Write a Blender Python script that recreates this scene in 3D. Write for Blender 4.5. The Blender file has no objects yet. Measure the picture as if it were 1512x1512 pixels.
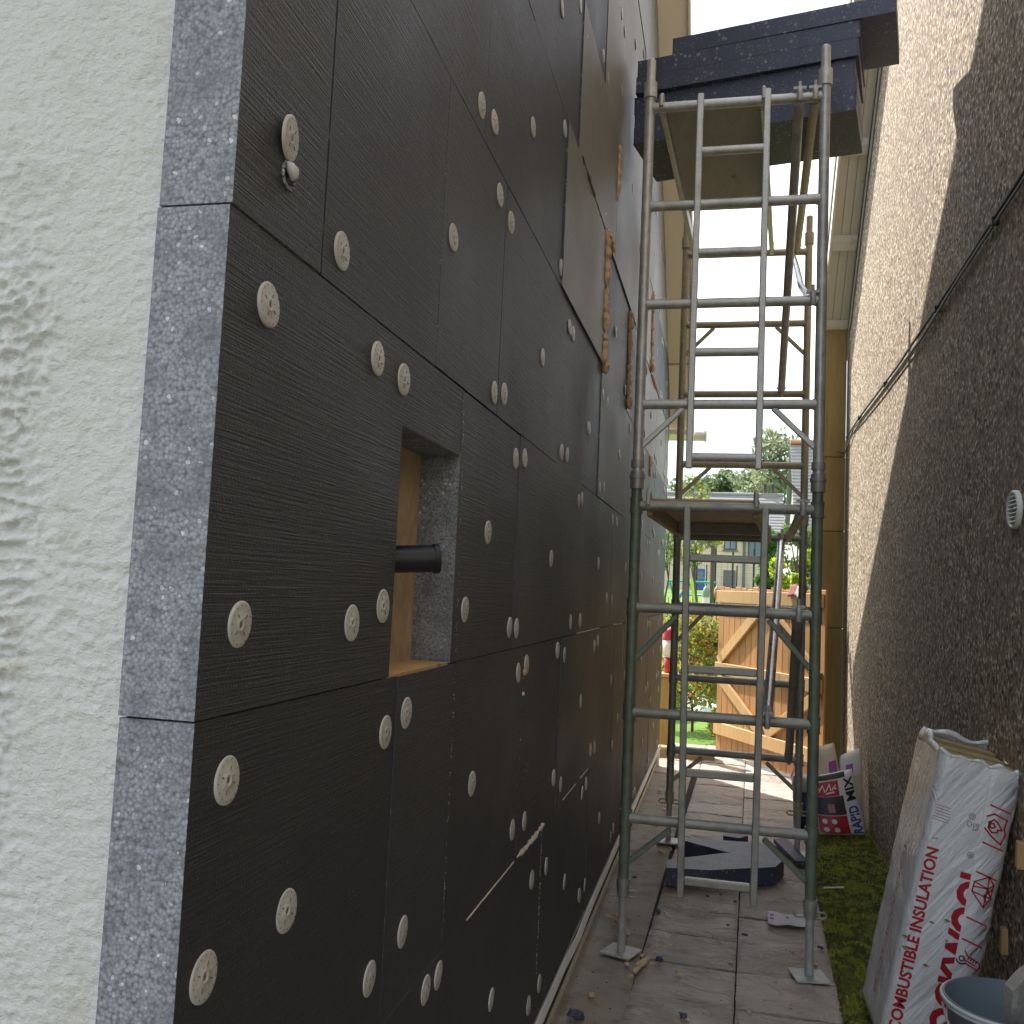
import bpy, bmesh, math, random
import numpy as np
from mathutils import Vector, Matrix, noise
random.seed(7); rng = np.random.default_rng(7)
S = bpy.context.scene
COL = S.collection
rad = math.radians
# ------------------------------------------------------------------ camera
EYE = Vector((0, 0, 1.68)); FPX = 1380.0
yaw, pitch, roll = rad(13.0), rad(4.70), rad(2.60)
fwd = Vector((-math.sin(yaw)*math.cos(pitch), math.cos(yaw)*math.cos(pitch), math.sin(pitch)))
rgt = Vector((math.cos(yaw), math.sin(yaw), 0)); up = rgt.cross(fwd)
r2 = math.cos(roll)*rgt + math.sin(roll)*up; u2 = -math.sin(roll)*rgt + math.cos(roll)*up
cd = bpy.data.cameras.new('camera'); cam = bpy.data.objects.new('camera', cd); COL.objects.link(cam)
cam.matrix_world = Matrix(((r2.x, u2.x, -fwd.x, EYE.x), (r2.y, u2.y, -fwd.y, EYE.y), (r2.z, u2.z, -fwd.z, EYE.z), (0, 0, 0, 1)))
cd.sensor_width = 36; cd.lens = 36*FPX/1512; cd.clip_start = .05; cd.clip_end = 3000
S.camera = cam
# ------------------------------------------------------------------ world, sun, exposure
SUN_EL = rad(50.0); sx, sy = -.715, .70                     # the sun stands ahead and to the left
wd = bpy.data.worlds.new('World'); S.world = wd; wd.use_nodes = True
nt = wd.node_tree; nt.nodes.clear()
def N(nt, t, **k):
    n = nt.nodes.new(t)
    for a, b in k.items():
        if a in n.inputs: n.inputs[a].default_value = b
        else: setattr(n, a, b)
    return n
sky = N(nt, 'ShaderNodeTexSky', sky_type='NISHITA', sun_disc=False)
sky.sun_elevation = SUN_EL; sky.sun_rotation = math.atan2(sx, sy); sky.dust_density = 2.0
tc = N(nt, 'ShaderNodeTexCoord'); mp = N(nt, 'ShaderNodeMapping'); mp.inputs['Scale'].default_value = (1, 1, 2.2)
nz = N(nt, 'ShaderNodeTexNoise'); nz.inputs['Scale'].default_value = 2.6; nz.inputs['Detail'].default_value = 8; nz.inputs['Roughness'].default_value = .55
rp = N(nt, 'ShaderNodeValToRGB'); rp.color_ramp.elements[0].position = .41; rp.color_ramp.elements[1].position = .60
nz2 = N(nt, 'ShaderNodeTexNoise'); nz2.inputs['Scale'].default_value = 5.0; nz2.inputs['Detail'].default_value = 6
cr = N(nt, 'ShaderNodeValToRGB'); cr.color_ramp.elements[0].position = .36; cr.color_ramp.elements[1].position = .58
cr.color_ramp.elements[0].color = (2.7, 2.85, 3.1, 1); cr.color_ramp.elements[1].color = (9.4, 9.4, 9.2, 1)
mx = N(nt, 'ShaderNodeMix', data_type='RGBA'); bg = N(nt, 'ShaderNodeBackground'); wo = N(nt, 'ShaderNodeOutputWorld')
bg.inputs['Strength'].default_value = .15
L = nt.links.new
L(tc.outputs['Generated'], mp.inputs['Vector']); L(mp.outputs['Vector'], nz.inputs['Vector']); L(mp.outputs['Vector'], nz2.inputs['Vector'])
L(nz.outputs['Fac'], rp.inputs['Fac']); L(nz2.outputs['Fac'], cr.inputs['Fac'])
L(rp.outputs['Color'], mx.inputs['Factor']); L(sky.outputs['Color'], mx.inputs[6]); L(cr.outputs['Color'], mx.inputs[7])
L(mx.outputs[2], bg.inputs['Color']); L(bg.outputs['Background'], wo.inputs['Surface'])
sl = bpy.data.lights.new('sun', 'SUN'); sl.energy = 4.0; sl.angle = rad(.53); sl.color = (1, .94, .85)
sun = bpy.data.objects.new('sun', sl); COL.objects.link(sun); sun.location = (-20, 20, 30)
h = math.hypot(sx, sy)
sd = Vector((sx/h*math.cos(SUN_EL), sy/h*math.cos(SUN_EL), math.sin(SUN_EL)))
sun.rotation_euler = sd.to_track_quat('Z', 'Y').to_euler()
S.view_settings.view_transform = 'Standard'; S.view_settings.look = 'None'; S.view_settings.gamma = 1
S.view_settings.use_curve_mapping = False; S.view_settings.exposure = 1.22
S.render.engine = 'CYCLES'; S.cycles.use_denoising = True; S.cycles.max_bounces = 8; S.cycles.diffuse_bounces = 5

# ------------------------------------------------------------------ helpers
W = {}
def at(px, py, Y):                                             # world point at depth Y on the sight line of a photo pixel
    d = r2*((px-756)/FPX) - u2*((py-756)/FPX) + fwd
    return EYE + d*(Y/d.y)
def tag(o, label=None, cat=None, group=None, kind=None):
    if label: o['label'] = label
    if cat: o['category'] = cat
    if group: o['group'] = group
    if kind: o['kind'] = kind
    return o
def thing(name, label, cat, loc=(0, 0, 0), group=None):
    o = bpy.data.objects.new(name, None); o.empty_display_size = .1; COL.objects.link(o)
    o.location = loc; W[o] = Vector(loc)
    return tag(o, label, cat, group)
def link(name, me, parent=None, loc=(0, 0, 0), rot=None):
    o = bpy.data.objects.new(name, me); COL.objects.link(o)
    loc = Vector(loc); W[o] = loc
    if parent is not None: o.parent = parent; o.location = loc - W[parent]
    else: o.location = loc
    if rot: o.rotation_euler = rot
    return o
class MB:
    def __init__(s): s.v = []; s.f = []; s.m = []; s.sm = []
    def add(s, vs, fs, mi=0, smooth=False):
        b = len(s.v); s.v += [tuple(v) for v in vs]
        for f in fs: s.f.append([b+i for i in f]); s.m.append(mi); s.sm.append(smooth)
        return s
    def box(s, a, b, mi=0, bev=0):
        x0, y0, z0 = a; x1, y1, z1 = b
        return s.hexa([(x0, y0, z0), (x1, y0, z0), (x1, y1, z0), (x0, y1, z0), (x0, y0, z1), (x1, y0, z1), (x1, y1, z1), (x0, y1, z1)], mi)
    def hexa(s, v, mi=0):
        return s.add(v, [(0, 3, 2, 1), (4, 5, 6, 7), (0, 1, 5, 4), (1, 2, 6, 5), (2, 3, 7, 6), (3, 0, 4, 7)], mi)
    def bar(s, p0, p1, w, t, upv=(0, 0, 1), mi=0):               # rectangular bar
        p0, p1 = Vector(p0), Vector(p1); d = (p1-p0).normalized(); a = d.cross(Vector(upv))
        if a.length < 1e-4: a = d.cross(Vector((0, 1, 0)))
        a.normalize(); b = a.cross(d).normalized(); a = a*w/2; b = b*t/2
        return s.hexa([p0-a-b, p0+a-b, p1+a-b, p1-a-b, p0-a+b, p0+a+b, p1+a+b, p1-a+b], mi)
    def tube(s, p0, p1, r, n=12, r1=None, caps=True, mi=0):
        return s.path([p0, p1], [r, r if r1 is None else r1], n, caps, mi)
    def path(s, pts, rs, n=10, caps=True, mi=0):
        pts = [Vector(p) for p in pts]
        if not isinstance(rs, (list, tuple)): rs = [rs]*len(pts)
        vs = []; ref = None
        for i, p in enumerate(pts):
            d = (pts[min(i+1, len(pts)-1)] - pts[max(i-1, 0)]).normalized()
            if ref is None: ref = d.orthogonal().normalized()
            a = (ref - d*ref.dot(d)).normalized(); b = d.cross(a); ref = a
            for k in range(n):
                t = 2*math.pi*k/n; vs.append(p + (a*math.cos(t)+b*math.sin(t))*rs[i])
        fs = [(i*n+k, i*n+(k+1) % n, (i+1)*n+(k+1) % n, (i+1)*n+k) for i in range(len(pts)-1) for k in range(n)]
        s.add(vs, fs, mi, True)
        if caps:
            s.add(vs[:n], [tuple(range(n))[::-1]], mi); s.add(vs[-n:], [tuple(range(n))], mi)
        return s
    def lathe(s, prof, c, n=28, mi=0, smooth=True):
        vs = []
        for r, z in prof:
            for k in range(n):
                t = 2*math.pi*k/n; vs.append((c[0]+r*math.cos(t), c[1]+r*math.sin(t), c[2]+z))
        fs = [(i*n+k, i*n+(k+1) % n, (i+1)*n+(k+1) % n, (i+1)*n+k) for i in range(len(prof)-1) for k in range(n)]
        return s.add(vs, fs, mi, smooth)
    def prism(s, poly, e, mi=0, mside=None):                      # poly: list of 3D points, e: extrusion vector
        n = len(poly); P = [Vector(p) for p in poly]; Q = [p+Vector(e) for p in P]
        s.add(P+Q, [tuple(range(n))[::-1]], mi)
        s.add(P+Q, [tuple(range(n, 2*n))], mi)
        return s.add(P+Q, [(i, (i+1) % n, n+(i+1) % n, n+i) for i in range(n)], mi if mside is None else mside)
    def mesh(s, name, mats, org=(0, 0, 0)):
        me = bpy.data.meshes.new(name); o = Vector(org)
        me.from_pydata([tuple(Vector(v)-o) for v in s.v], [], s.f)
        for m in (mats if isinstance(mats, (list, tuple)) else [mats]): me.materials.append(M[m] if isinstance(m, str) else m)
        me.polygons.foreach_set('material_index', s.m); me.polygons.foreach_set('use_smooth', s.sm)
        bm = bmesh.new(); bm.from_mesh(me); bmesh.ops.recalc_face_normals(bm, faces=bm.faces); bm.to_mesh(me); bm.free()
        me.update(); return me
    def build(s, name, mats, parent=None, org=None, bevel=0, seg=1):
        if org is None: org = W[parent] if parent is not None else (0, 0, 0)
        o = link(name, s.mesh(name, mats, org), parent, org)
        if bevel:
            b = o.modifiers.new('bevel', 'BEVEL'); b.width = bevel; b.segments = seg; b.limit_method = 'ANGLE'; b.angle_limit = rad(40)
        return o
def struct(name, mb, mats, **k): return tag(mb.build(name, mats, **k), kind='structure')
def nzv(x, y, z, s=1.0): return noise.noise(Vector((x*s, y*s, z*s)))

# ------------------------------------------------------------------ materials
M = {}
class Mat:
    def __init__(s, name):
        s.m = bpy.data.materials.new(name); s.m.use_nodes = True; s.t = s.m.node_tree; s.b = s.t.nodes['Principled BSDF']
        M[name] = s.m; s.geo = N(s.t, 'ShaderNodeNewGeometry'); s.co = s.geo.outputs['Position']
    def objco(s): s.co = N(s.t, 'ShaderNodeTexCoord').outputs['Object']; return s
    def L(s, a, b): s.t.links.new(a, b)
    def map(s, sc=(1, 1, 1), rot=(0, 0, 0)):
        src = s.co
        if any(rot):                                             # turn first, stretch afterwards
            q = N(s.t, 'ShaderNodeMapping'); q.inputs['Rotation'].default_value = rot; s.L(src, q.inputs['Vector']); src = q.outputs[0]
        m = N(s.t, 'ShaderNodeMapping'); m.inputs['Scale'].default_value = sc; s.L(src, m.inputs['Vector']); return m.outputs[0]
    def noise(s, scale, detail=5, rough=.55, sc=(1, 1, 1), rot=(0, 0, 0), dist=0):
        n = N(s.t, 'ShaderNodeTexNoise'); n.inputs['Scale'].default_value = scale; n.inputs['Detail'].default_value = detail
        n.inputs['Roughness'].default_value = rough; n.inputs['Distortion'].default_value = dist; s.L(s.map(sc, rot), n.inputs['Vector']); return n.outputs['Fac']
    def vor(s, scale, feat='F1', sc=(1, 1, 1), out='Distance', rnd=1):
        n = N(s.t, 'ShaderNodeTexVoronoi'); n.feature = feat; n.inputs['Scale'].default_value = scale; n.inputs['Randomness'].default_value = rnd
        s.L(s.map(sc), n.inputs['Vector']); return n.outputs[out]
    def ramp(s, fac, stops, interp='LINEAR'):
        r = N(s.t, 'ShaderNodeValToRGB'); e = r.color_ramp.elements; r.color_ramp.interpolation = interp
        while len(e) < len(stops): e.new(.5)
        for i, (p, c) in enumerate(stops):
            e[i].position = p; e[i].color = (c, c, c, 1) if isinstance(c, (int, float)) else (*c, 1)
        s.L(fac, r.inputs['Fac']); return r.outputs['Color']
    def mix(s, f, a, b, mode='MIX'):
        m = N(s.t, 'ShaderNodeMix', data_type='RGBA'); m.blend_type = mode
        for i, v in ((0, f), (6, a), (7, b)):
            if hasattr(v, 'links'): s.L(v, m.inputs[i])
            else: m.inputs[i].default_value = v if i == 0 else (*v, 1)
        return m.outputs[2]
    def rnd(s, lo, hi):
        o = N(s.t, 'ShaderNodeObjectInfo'); r = N(s.t, 'ShaderNodeMapRange'); r.inputs['To Min'].default_value = lo; r.inputs['To Max'].default_value = hi
        s.L(o.outputs['Random'], r.inputs['Value']); c = N(s.t, 'ShaderNodeCombineColor')
        for k in 'Red', 'Green', 'Blue': s.L(r.outputs[0], c.inputs[k])
        return c.outputs[0]
    def col(s, c):
        if hasattr(c, 'links'): s.L(c, s.b.inputs['Base Color'])
        else: s.b.inputs['Base Color'].default_value = (*c, 1)
        return s
    def rough(s, v, metal=0, spec=.5):
        if hasattr(v, 'links'): s.L(v, s.b.inputs['Roughness'])
        else: s.b.inputs['Roughness'].default_value = v
        s.b.inputs['Metallic'].default_value = metal; s.b.inputs['Specular IOR Level'].default_value = spec; return s
    def bump(s, *hs):                                            # (height socket, strength, distance)
        prev = None
        for hgt, st, di in hs:
            b = N(s.t, 'ShaderNodeBump'); b.inputs['Strength'].default_value = st; b.inputs['Distance'].default_value = di
            s.L(hgt, b.inputs['Height'])
            if prev: s.L(prev, b.inputs['Normal'])
            prev = b.outputs[0]
        s.L(prev, s.b.inputs['Normal']); return s
def plain(name, c, rough=.6, metal=0, var=.12, scale=12, bump=0, spec=.5):
    m = Mat(name); n = m.noise(scale, 6)
    m.col(m.mix(1, m.mix(n, tuple(x*(1-var) for x in c), tuple(min(1, x*(1+var)) for x in c)), m.rnd(.92, 1.06), 'MULTIPLY')).rough(rough, metal, spec)
    if bump: m.bump((m.noise(scale*8, 4), bump, .004))
    return m

# graphite EPS: skin of the board (hot-wire lines run along the board) and freshly cut edge (beads)
m = Mat('eps_skin')
lines = m.noise(1, 4, .6, sc=(1, 6, 300)); lines2 = m.noise(1, 3, .7, sc=(1, 30, 800)); smudge = m.noise(1.7, 5, .6)
fib = m.ramp(m.vor(95, sc=(1, .45, 1)), [(.0, 1), (.06, 1), (.12, 0)]); fib2 = m.ramp(m.vor(150, sc=(1, 1, .42)), [(.0, 1), (.10, 1), (.18, 0)])
fm = m.ramp(m.noise(24, 4, .6), [(.40, 0), (.54, 1)]); fm2 = m.ramp(m.noise(31, 4, .6), [(.36, 0), (.50, 1)])
c = m.mix(lines, (.020, .024, .033), (.046, .050, .060)); c = m.mix(m.ramp(lines2, [(.5, 0), (.8, .5)]), c, (.085, .085, .083))
c = m.mix(m.ramp(smudge, [(.48, 0), (.75, .3)]), c, (.088, .090, .095))
scr = m.ramp(m.noise(1, 5, .7, sc=(1, 60, 9), rot=(.25, 0, 0)), [(.58, 0), (.74, .6)])
c = m.mix(m.ramp(m.noise(2.3, 3), [(.5, 0), (.66, 1)]), c, m.mix(scr, c, (.15, .147, .14)))
c = m.mix(m.ramp(m.noise(260, 2, .7), [(.45, 0), (.75, .75)]), c, (.100, .103, .110))
sm = m.mix(1, fib, fm, 'MULTIPLY'); sm2 = m.mix(1, fib2, fm2, 'MULTIPLY')
c = m.mix(sm2, c, (.12, .123, .13)); c = m.mix(sm, c, (.22, .22, .22)); c = m.mix(1, c, m.rnd(.70, 1.02), 'MULTIPLY')
m.col(c).rough(m.ramp(smudge, [(.3, .42), (.7, .56)]), 0, .5)
m.bump((lines, .75, .004), (m.noise(220, 3), .5, .002))
m = Mat('eps_skin_brown')  # paler brown-grey copy of the skin, for some upper and far boards
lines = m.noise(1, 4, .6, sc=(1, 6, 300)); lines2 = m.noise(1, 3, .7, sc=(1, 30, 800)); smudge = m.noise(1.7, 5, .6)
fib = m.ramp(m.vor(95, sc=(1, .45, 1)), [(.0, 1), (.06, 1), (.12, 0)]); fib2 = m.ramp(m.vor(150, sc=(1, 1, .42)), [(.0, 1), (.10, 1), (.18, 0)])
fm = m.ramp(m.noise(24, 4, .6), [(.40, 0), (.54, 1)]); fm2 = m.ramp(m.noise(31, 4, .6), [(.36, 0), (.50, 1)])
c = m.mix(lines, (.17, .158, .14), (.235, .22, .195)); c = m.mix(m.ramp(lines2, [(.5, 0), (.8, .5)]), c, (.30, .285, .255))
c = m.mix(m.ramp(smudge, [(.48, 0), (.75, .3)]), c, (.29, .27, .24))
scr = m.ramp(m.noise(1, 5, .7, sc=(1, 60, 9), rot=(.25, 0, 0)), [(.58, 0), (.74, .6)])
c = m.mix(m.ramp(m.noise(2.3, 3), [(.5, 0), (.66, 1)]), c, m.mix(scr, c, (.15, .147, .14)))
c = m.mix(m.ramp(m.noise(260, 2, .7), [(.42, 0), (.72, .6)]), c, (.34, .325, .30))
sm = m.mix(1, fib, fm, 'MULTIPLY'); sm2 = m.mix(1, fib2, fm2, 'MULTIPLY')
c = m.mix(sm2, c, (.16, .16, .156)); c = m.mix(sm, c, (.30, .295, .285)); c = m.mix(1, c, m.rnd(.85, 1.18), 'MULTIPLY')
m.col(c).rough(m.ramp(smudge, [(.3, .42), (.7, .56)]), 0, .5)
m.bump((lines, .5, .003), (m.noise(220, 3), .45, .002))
m = Mat('eps_cut')
cell = m.vor(200); cc = m.vor(200, out='Color')
bead = m.mix(m.ramp(cell, [(0, 1), (.45, .65), (.9, 0)]), (.085, .098, .122), (.33, .35, .385))
sep = N(m.t, 'ShaderNodeSeparateColor'); m.L(cc, sep.inputs[0])
bead = m.mix(m.ramp(sep.outputs[0], [(.0, .45), (.5, 0)]), bead, (.12, .135, .16))
bead = m.mix(m.ramp(sep.outputs[1], [(.0, 0), (.985, 0), (.992, .7)]), bead, (.62, .64, .66))
bead = m.mix(m.ramp(m.noise(16, 6, .7), [(.38, .6), (.56, 0)]), bead, (.10, .112, .135))
m.col(bead).rough(.62).bump((cell, -1.0, .006), (m.noise(45, 5, .65), .8, .008))
m = Mat('eps_face'); c = m.mix(m.ramp(m.vor(150), [(0, 1), (.6, .3), (.95, 0)]), (.26, .285, .33), (.47, .50, .56)); c = m.mix(m.ramp(m.noise(14, 5), [(.4, .4), (.6, 0)]), c, (.22, .24, .29)); m.col(c).rough(.65).bump((m.vor(150), -.6, .004))
m = Mat('eps_edge')                                              # moulded dark edge with pale flecks, as on the stacked boards; blue sky light mixed into its colour
fl = m.mix(1, m.ramp(m.vor(26), [(0, 1), (.17, 1), (.26, 0)]), m.ramp(m.noise(7, 3), [(.46, 0), (.52, 1)]), 'MULTIPLY')
fl2 = m.mix(1, m.ramp(m.vor(60), [(0, 1), (.2, 1), (.28, 0)]), m.ramp(m.noise(11, 3), [(.42, 0), (.5, 1)]), 'MULTIPLY')
c = m.mix(m.noise(3, 5), (.045, .056, .105), (.075, .088, .145)); c = m.mix(fl, c, (.22, .225, .24)); c = m.mix(fl2, c, (.17, .175, .19))
m.col(c).rough(.5).bump((m.noise(40, 4), .3, .004))

m = Mat('white_render')
g = m.noise(35, 6, .65); st = m.noise(2.2, 6, .6, sc=(1, 1, .55)); d = m.ramp(m.noise(9, 7, .7), [(.52, 0), (.72, .6)])
c = m.mix(st, (.52, .535, .53), (.59, .602, .592)); c = m.mix(d, c, (.37, .34, .275))
c = m.mix(m.ramp(m.vor(120), [(0, .6), (.06, .4), (.1, 0)]), c, (.30, .28, .24))
m.col(c).rough(.75, 0, .3).bump((m.noise(42, 6, .7, sc=(.6, 1, 1)), .75, .012), (m.noise(130, 5, .7), .6, .004))
m = Mat('pebbledash')
cell = m.vor(52); cc = m.vor(52, out='Color'); s2 = N(m.t, 'ShaderNodeSeparateColor'); m.L(cc, s2.inputs[0])
c = m.ramp(s2.outputs[0], [(0, (.06, .044, .030)), (.2, (.22, .168, .118)), (.45, (.42, .335, .24)), (.75, (.60, .50, .37)), (1, (.80, .71, .57))])
c = m.mix(m.ramp(cell, [(.3, 0), (.75, .75)]), c, (.13, .10, .072))
c = m.mix(m.ramp(m.noise(1.1, 5, .6), [(.45, 0), (.75, .4)]), c, (.22, .18, .145))
c = m.mix(m.ramp(m.noise(2.0, 5, .6, sc=(1, 1.6, .25)), [(.58, 0), (.74, .35)]), c, (.30, .20, .125))
m.col(c).rough(.85, 0, .3).bump((cell, -1.0, .014), (m.noise(14, 4), .4, .02))
m = Mat('mortar'); m.col(m.mix(m.noise(40, 5), (.20, .205, .205), (.30, .305, .305))).rough(.85).bump((m.noise(90, 4), .5, .004))
m = Mat('cream_timber')
gr = m.noise(1, 4, .6, sc=(30, 3, 30)); c = m.mix(gr, (.84, .78, .65), (.90, .85, .73))
c = m.mix(m.ramp(m.noise(4, 6, .7), [(.62, 0), (.72, .6)]), c, (.30, .24, .16)); m.col(m.mix(1, c, m.rnd(.9, 1.05), 'MULTIPLY')).rough(.6).bump((gr, .3, .003))
def wood(name, c1, c2, sc, rough=.65, bump=.35, knots=True):
    m = Mat(name); gr = m.noise(1, 6, .6, sc=sc, dist=.6); fine = m.noise(1, 3, .6, sc=tuple(x*5 for x in sc))
    c = m.mix(m.ramp(gr, [(.25, 0), (.75, 1)]), c1, c2); c = m.mix(m.ramp(fine, [(.5, 0), (.8, .35)]), c, tuple(x*.6 for x in c1))
    if knots: c = m.mix(m.ramp(m.vor(4.5, sc=tuple((x/max(sc))**.45 for x in sc)), [(.03, .8), (.1, 0)]), c, tuple(x*.35 for x in c1))
    m.col(m.mix(1, c, m.rnd(.82, 1.12), 'MULTIPLY')).rough(rough).bump((gr, bump, .004), (fine, .3, .002)); return m
wood('gate_wood', (.40, .19, .06), (.53, .285, .105), (26, 26, 2.2))
wood('pale_batten', (.50, .30, .12), (.63, .42, .19), (22, 22, 3))
wood('stained_post', (.25, .165, .045), (.42, .29, .095), (14, 14, 1.4), .55)
wood('sleeper_wood', (.26, .19, .09), (.38, .29, .15), (2, 24, 24))
wood('deck_ply', (.42, .31, .18), (.56, .43, .27), (16, 3, 16))
wood('deck_ply_dark', (.44, .405, .37), (.56, .52, .475), (5, 2, 5), .7)
wood('osb', (.36, .25, .15), (.66, .50, .33), (3, 14, 9), .7)
def metal(name, c, rough, dirt, met=.75):
    m = Mat(name); a = m.noise(22, 6, .65); b = m.noise(5, 5, .6)
    cc = m.mix(m.ramp(a, [(.3, 0), (.7, 1)]), tuple(x*.72 for x in c), tuple(min(1, x*1.15) for x in c))
    cc = m.mix(m.ramp(b, [(.5, 0), (.72, .7)]), cc, dirt)
    m.col(cc).rough(m.ramp(a, [(.3, rough-.1), (.7, rough+.12)]), met).bump((a, .15, .002)); return m
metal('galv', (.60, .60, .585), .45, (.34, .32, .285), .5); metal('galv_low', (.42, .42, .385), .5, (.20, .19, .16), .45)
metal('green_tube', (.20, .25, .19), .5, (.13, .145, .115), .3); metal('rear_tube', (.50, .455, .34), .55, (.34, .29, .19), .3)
metal('bright_tube', (.62, .63, .64), .33, (.35, .34, .32), .9); metal('steel_plate', (.52, .52, .51), .55, (.34, .33, .30), .3)
m = Mat('slab')
rv = m.noise(3.2, 6, .6, sc=(1, 1.5, 1), dist=1.6); c = m.mix(m.noise(2.2, 5), (.33, .275, .235), (.47, .41, .36))
c = m.mix(m.ramp(m.noise(7, 6, .65), [(.5, 0), (.7, .5)]), c, (.22, .195, .17)); c = m.mix(m.ramp(m.vor(60), [(0, .5), (.12, .3), (.2, 0)]), c, (.09, .08, .07))
ed = m.ramp(m.noise(2.1, 4, .5, sc=(1.4, 2.2, 1), rot=(0, 0, .5), dist=1.1), [(.0, 0), (.44, 0), (.452, 1), (.47, 0), (.535, 0), (.545, 1), (.56, 0), (1, 0)]); br = m.ramp(m.noise(5, 4), [(.45, 0), (.6, 1)])
ed = m.mix(1, ed, br, 'MULTIPLY'); c = m.mix(m.ramp(ed, [(0, 0), (1, .65)]), c, (.11, .095, .08)); c = m.mix(m.ramp(m.noise(1.6, 6, .6), [(.5, 0), (.72, .55)]), c, (.42, .40, .38))
m.col(m.mix(1, c, m.rnd(.78, 1.18), 'MULTIPLY')).rough(m.ramp(m.noise(6, 5), [(.3, .36), (.7, .7)])).bump((rv, 1.0, .04), (ed, -.6, .006), (m.noise(60, 5), .35, .005))
m = Mat('concrete')
c = m.mix(m.noise(2.5, 6, .65), (.26, .23, .19), (.46, .42, .36)); c = m.mix(m.ramp(m.noise(9, 6), [(.5, 0), (.75, .6)]), c, (.10, .085, .07))
m.col(c).rough(.8).bump((m.noise(50, 6, .7), .6, .006), (m.noise(8, 4), .3, .01))
m = Mat('soil'); m.col(m.mix(m.noise(14, 6), (.025, .02, .015), (.06, .05, .035))).rough(.95).bump((m.noise(60, 5), .8, .01))
m = Mat('plinth_brown'); m.col(m.mix(m.noise(9, 6), (.05, .036, .024), (.12, .085, .055))).rough(.85).bump((m.noise(40, 5), .6, .006))
m = Mat('moss')
c = m.mix(m.ramp(m.noise(17, 6, .65), [(.35, 0), (.65, 1)]), (.06, .07, .018), (.20, .215, .03)); c = m.mix(m.ramp(m.noise(26, 5), [(.56, 0), (.68, .8)]), c, (.03, .028, .022))
m.col(m.mix(1, c, m.rnd(.9, 1.1), 'MULTIPLY')).rough(.95, 0, .2).bump((m.noise(120, 4), .8, .01))
plain('moss_tip', (.27, .285, .04), .9, 0, .35, 20)
plain('moss_tip_dark', (.11, .125, .028), .9, 0, .35, 20)
m = Mat('grass'); c = m.mix(m.noise(1.2, 6), (.075, .16, .02), (.16, .27, .045)); m.col(c).rough(.9, 0, .2).bump((m.noise(18, 5), .6, .05))
plain('far_ground', (.10, .12, .05), .95, 0, .3, 1)
m = Mat('slate'); a = m.noise(3, 6); c = m.mix(a, (.15, .15, .15), (.225, .225, .222)); m.col(m.mix(1, c, m.rnd(.85, 1.15), 'MULTIPLY')).rough(.7)
plain('washer', (.52, .515, .50), .45, 0, .06, 60); plain('washer_pit', (.16, .15, .14), .6, 0, .1, 60)
m = Mat('foam'); c = m.mix(m.noise(16, 5), (.62, .38, .21), (.78, .58, .39)); m.col(c).rough(.75).bump((m.noise(45, 5), .6, .008))
m.b.inputs['Subsurface Weight'].default_value = .15; m.b.inputs['Subsurface Scale'].default_value = .01
m = Mat('foam_pale'); m.col(m.mix(m.noise(30, 5), (.58, .50, .42), (.74, .67, .58))).rough(.8).bump((m.noise(80, 5), .6, .004))
m = Mat('foam_old'); c = m.mix(m.noise(30, 5), (.55, .36, .24), (.74, .60, .46)); m.col(c).rough(.8).bump((m.noise(80, 5), .6, .005))
plain('white_pvc', (.80, .80, .77), .45, 0, .12, 14); plain('black_plastic', (.008, .010, .018), .34, 0, .2, 30); plain('dark_bracket', (.012, .014, .022), .5)
plain('bolt', (.45, .40, .30), .4, .8); plain('cable_black', (.012, .012, .013), .55); plain('paper', (.74, .76, .84), .7, 0, .03); plain('paper_ink', (.10, .13, .38), .7)
plain('print_red', (.50, .022, .035), .4, 0, .06); plain('print_dark', (.05, .048, .05), .45, 0, .5, 30); plain('print_blue', (.015, .09, .38), .45); plain('print_white', (.80, .78, .75), .5, 0, .05)
plain('print_pink', (.52, .22, .22), .5, 0, .3, 40); plain('print_black', (.02, .02, .022), .5); plain('print_purple', (.36, .11, .42), .5); plain('print_grey', (.19, .15, .15), .5); plain('print_faded', (.36, .10, .09), .4)
plain('bag_white', (.74, .73, .70), .5, 0, .1, 25, .4); plain('bag_cream', (.70, .58, .44), .6, 0, .12, 25, .4); plain('bucket_grey', (.145, .185, .225), .42, 0, .2, 9); plain('bucket_rim', (.56, .62, .63), .4, 0, .1, 20)
plain('bucket_blue', (.018, .02, .11), .4); plain('bucket_pale', (.50, .48, .45), .5)
m = Mat('plaster_crust'); c = m.mix(m.noise(38, 6, .7), (.20, .185, .165), (.52, .49, .45)); m.col(c).rough(.8).bump((m.noise(60, 5), .7, .008))
m = Mat('film')                                                  # white printed film with tension wrinkles
wr = m.noise(1, 4, .5, sc=(3.5, 5, 26), rot=(0, .87, 0), dist=.35); wr2 = m.noise(1, 3, .6, sc=(8, 9, 70), rot=(0, .7, 0))
m.col(m.mix(wr, (.80, .80, .82), (.88, .88, .89))).rough(.3, 0, .5).bump((wr, .8, .022), (wr2, .35, .006), (m.noise(3, 4), .5, .04))
m = Mat('film_shiny')
wr = m.noise(1, 5, .6, sc=(20, 20, 9), dist=1.2); m.col(m.mix(wr, (.76, .76, .78), (.88, .88, .89))).rough(.17, .15, .9).bump((wr, .8, .02), (m.noise(45, 4), .3, .004))
m = Mat('wool'); wl = m.noise(1, 5, .6, sc=(60, 8, 60)); m.col(m.mix(wl, (.26, .20, .085), (.46, .37, .19))).rough(.95).bump((wl, .8, .008))
m = Mat('far_harl'); m.col(m.mix(m.noise(1, 5), (.56, .47, .36), (.66, .56, .44))).rough(.9)
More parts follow.
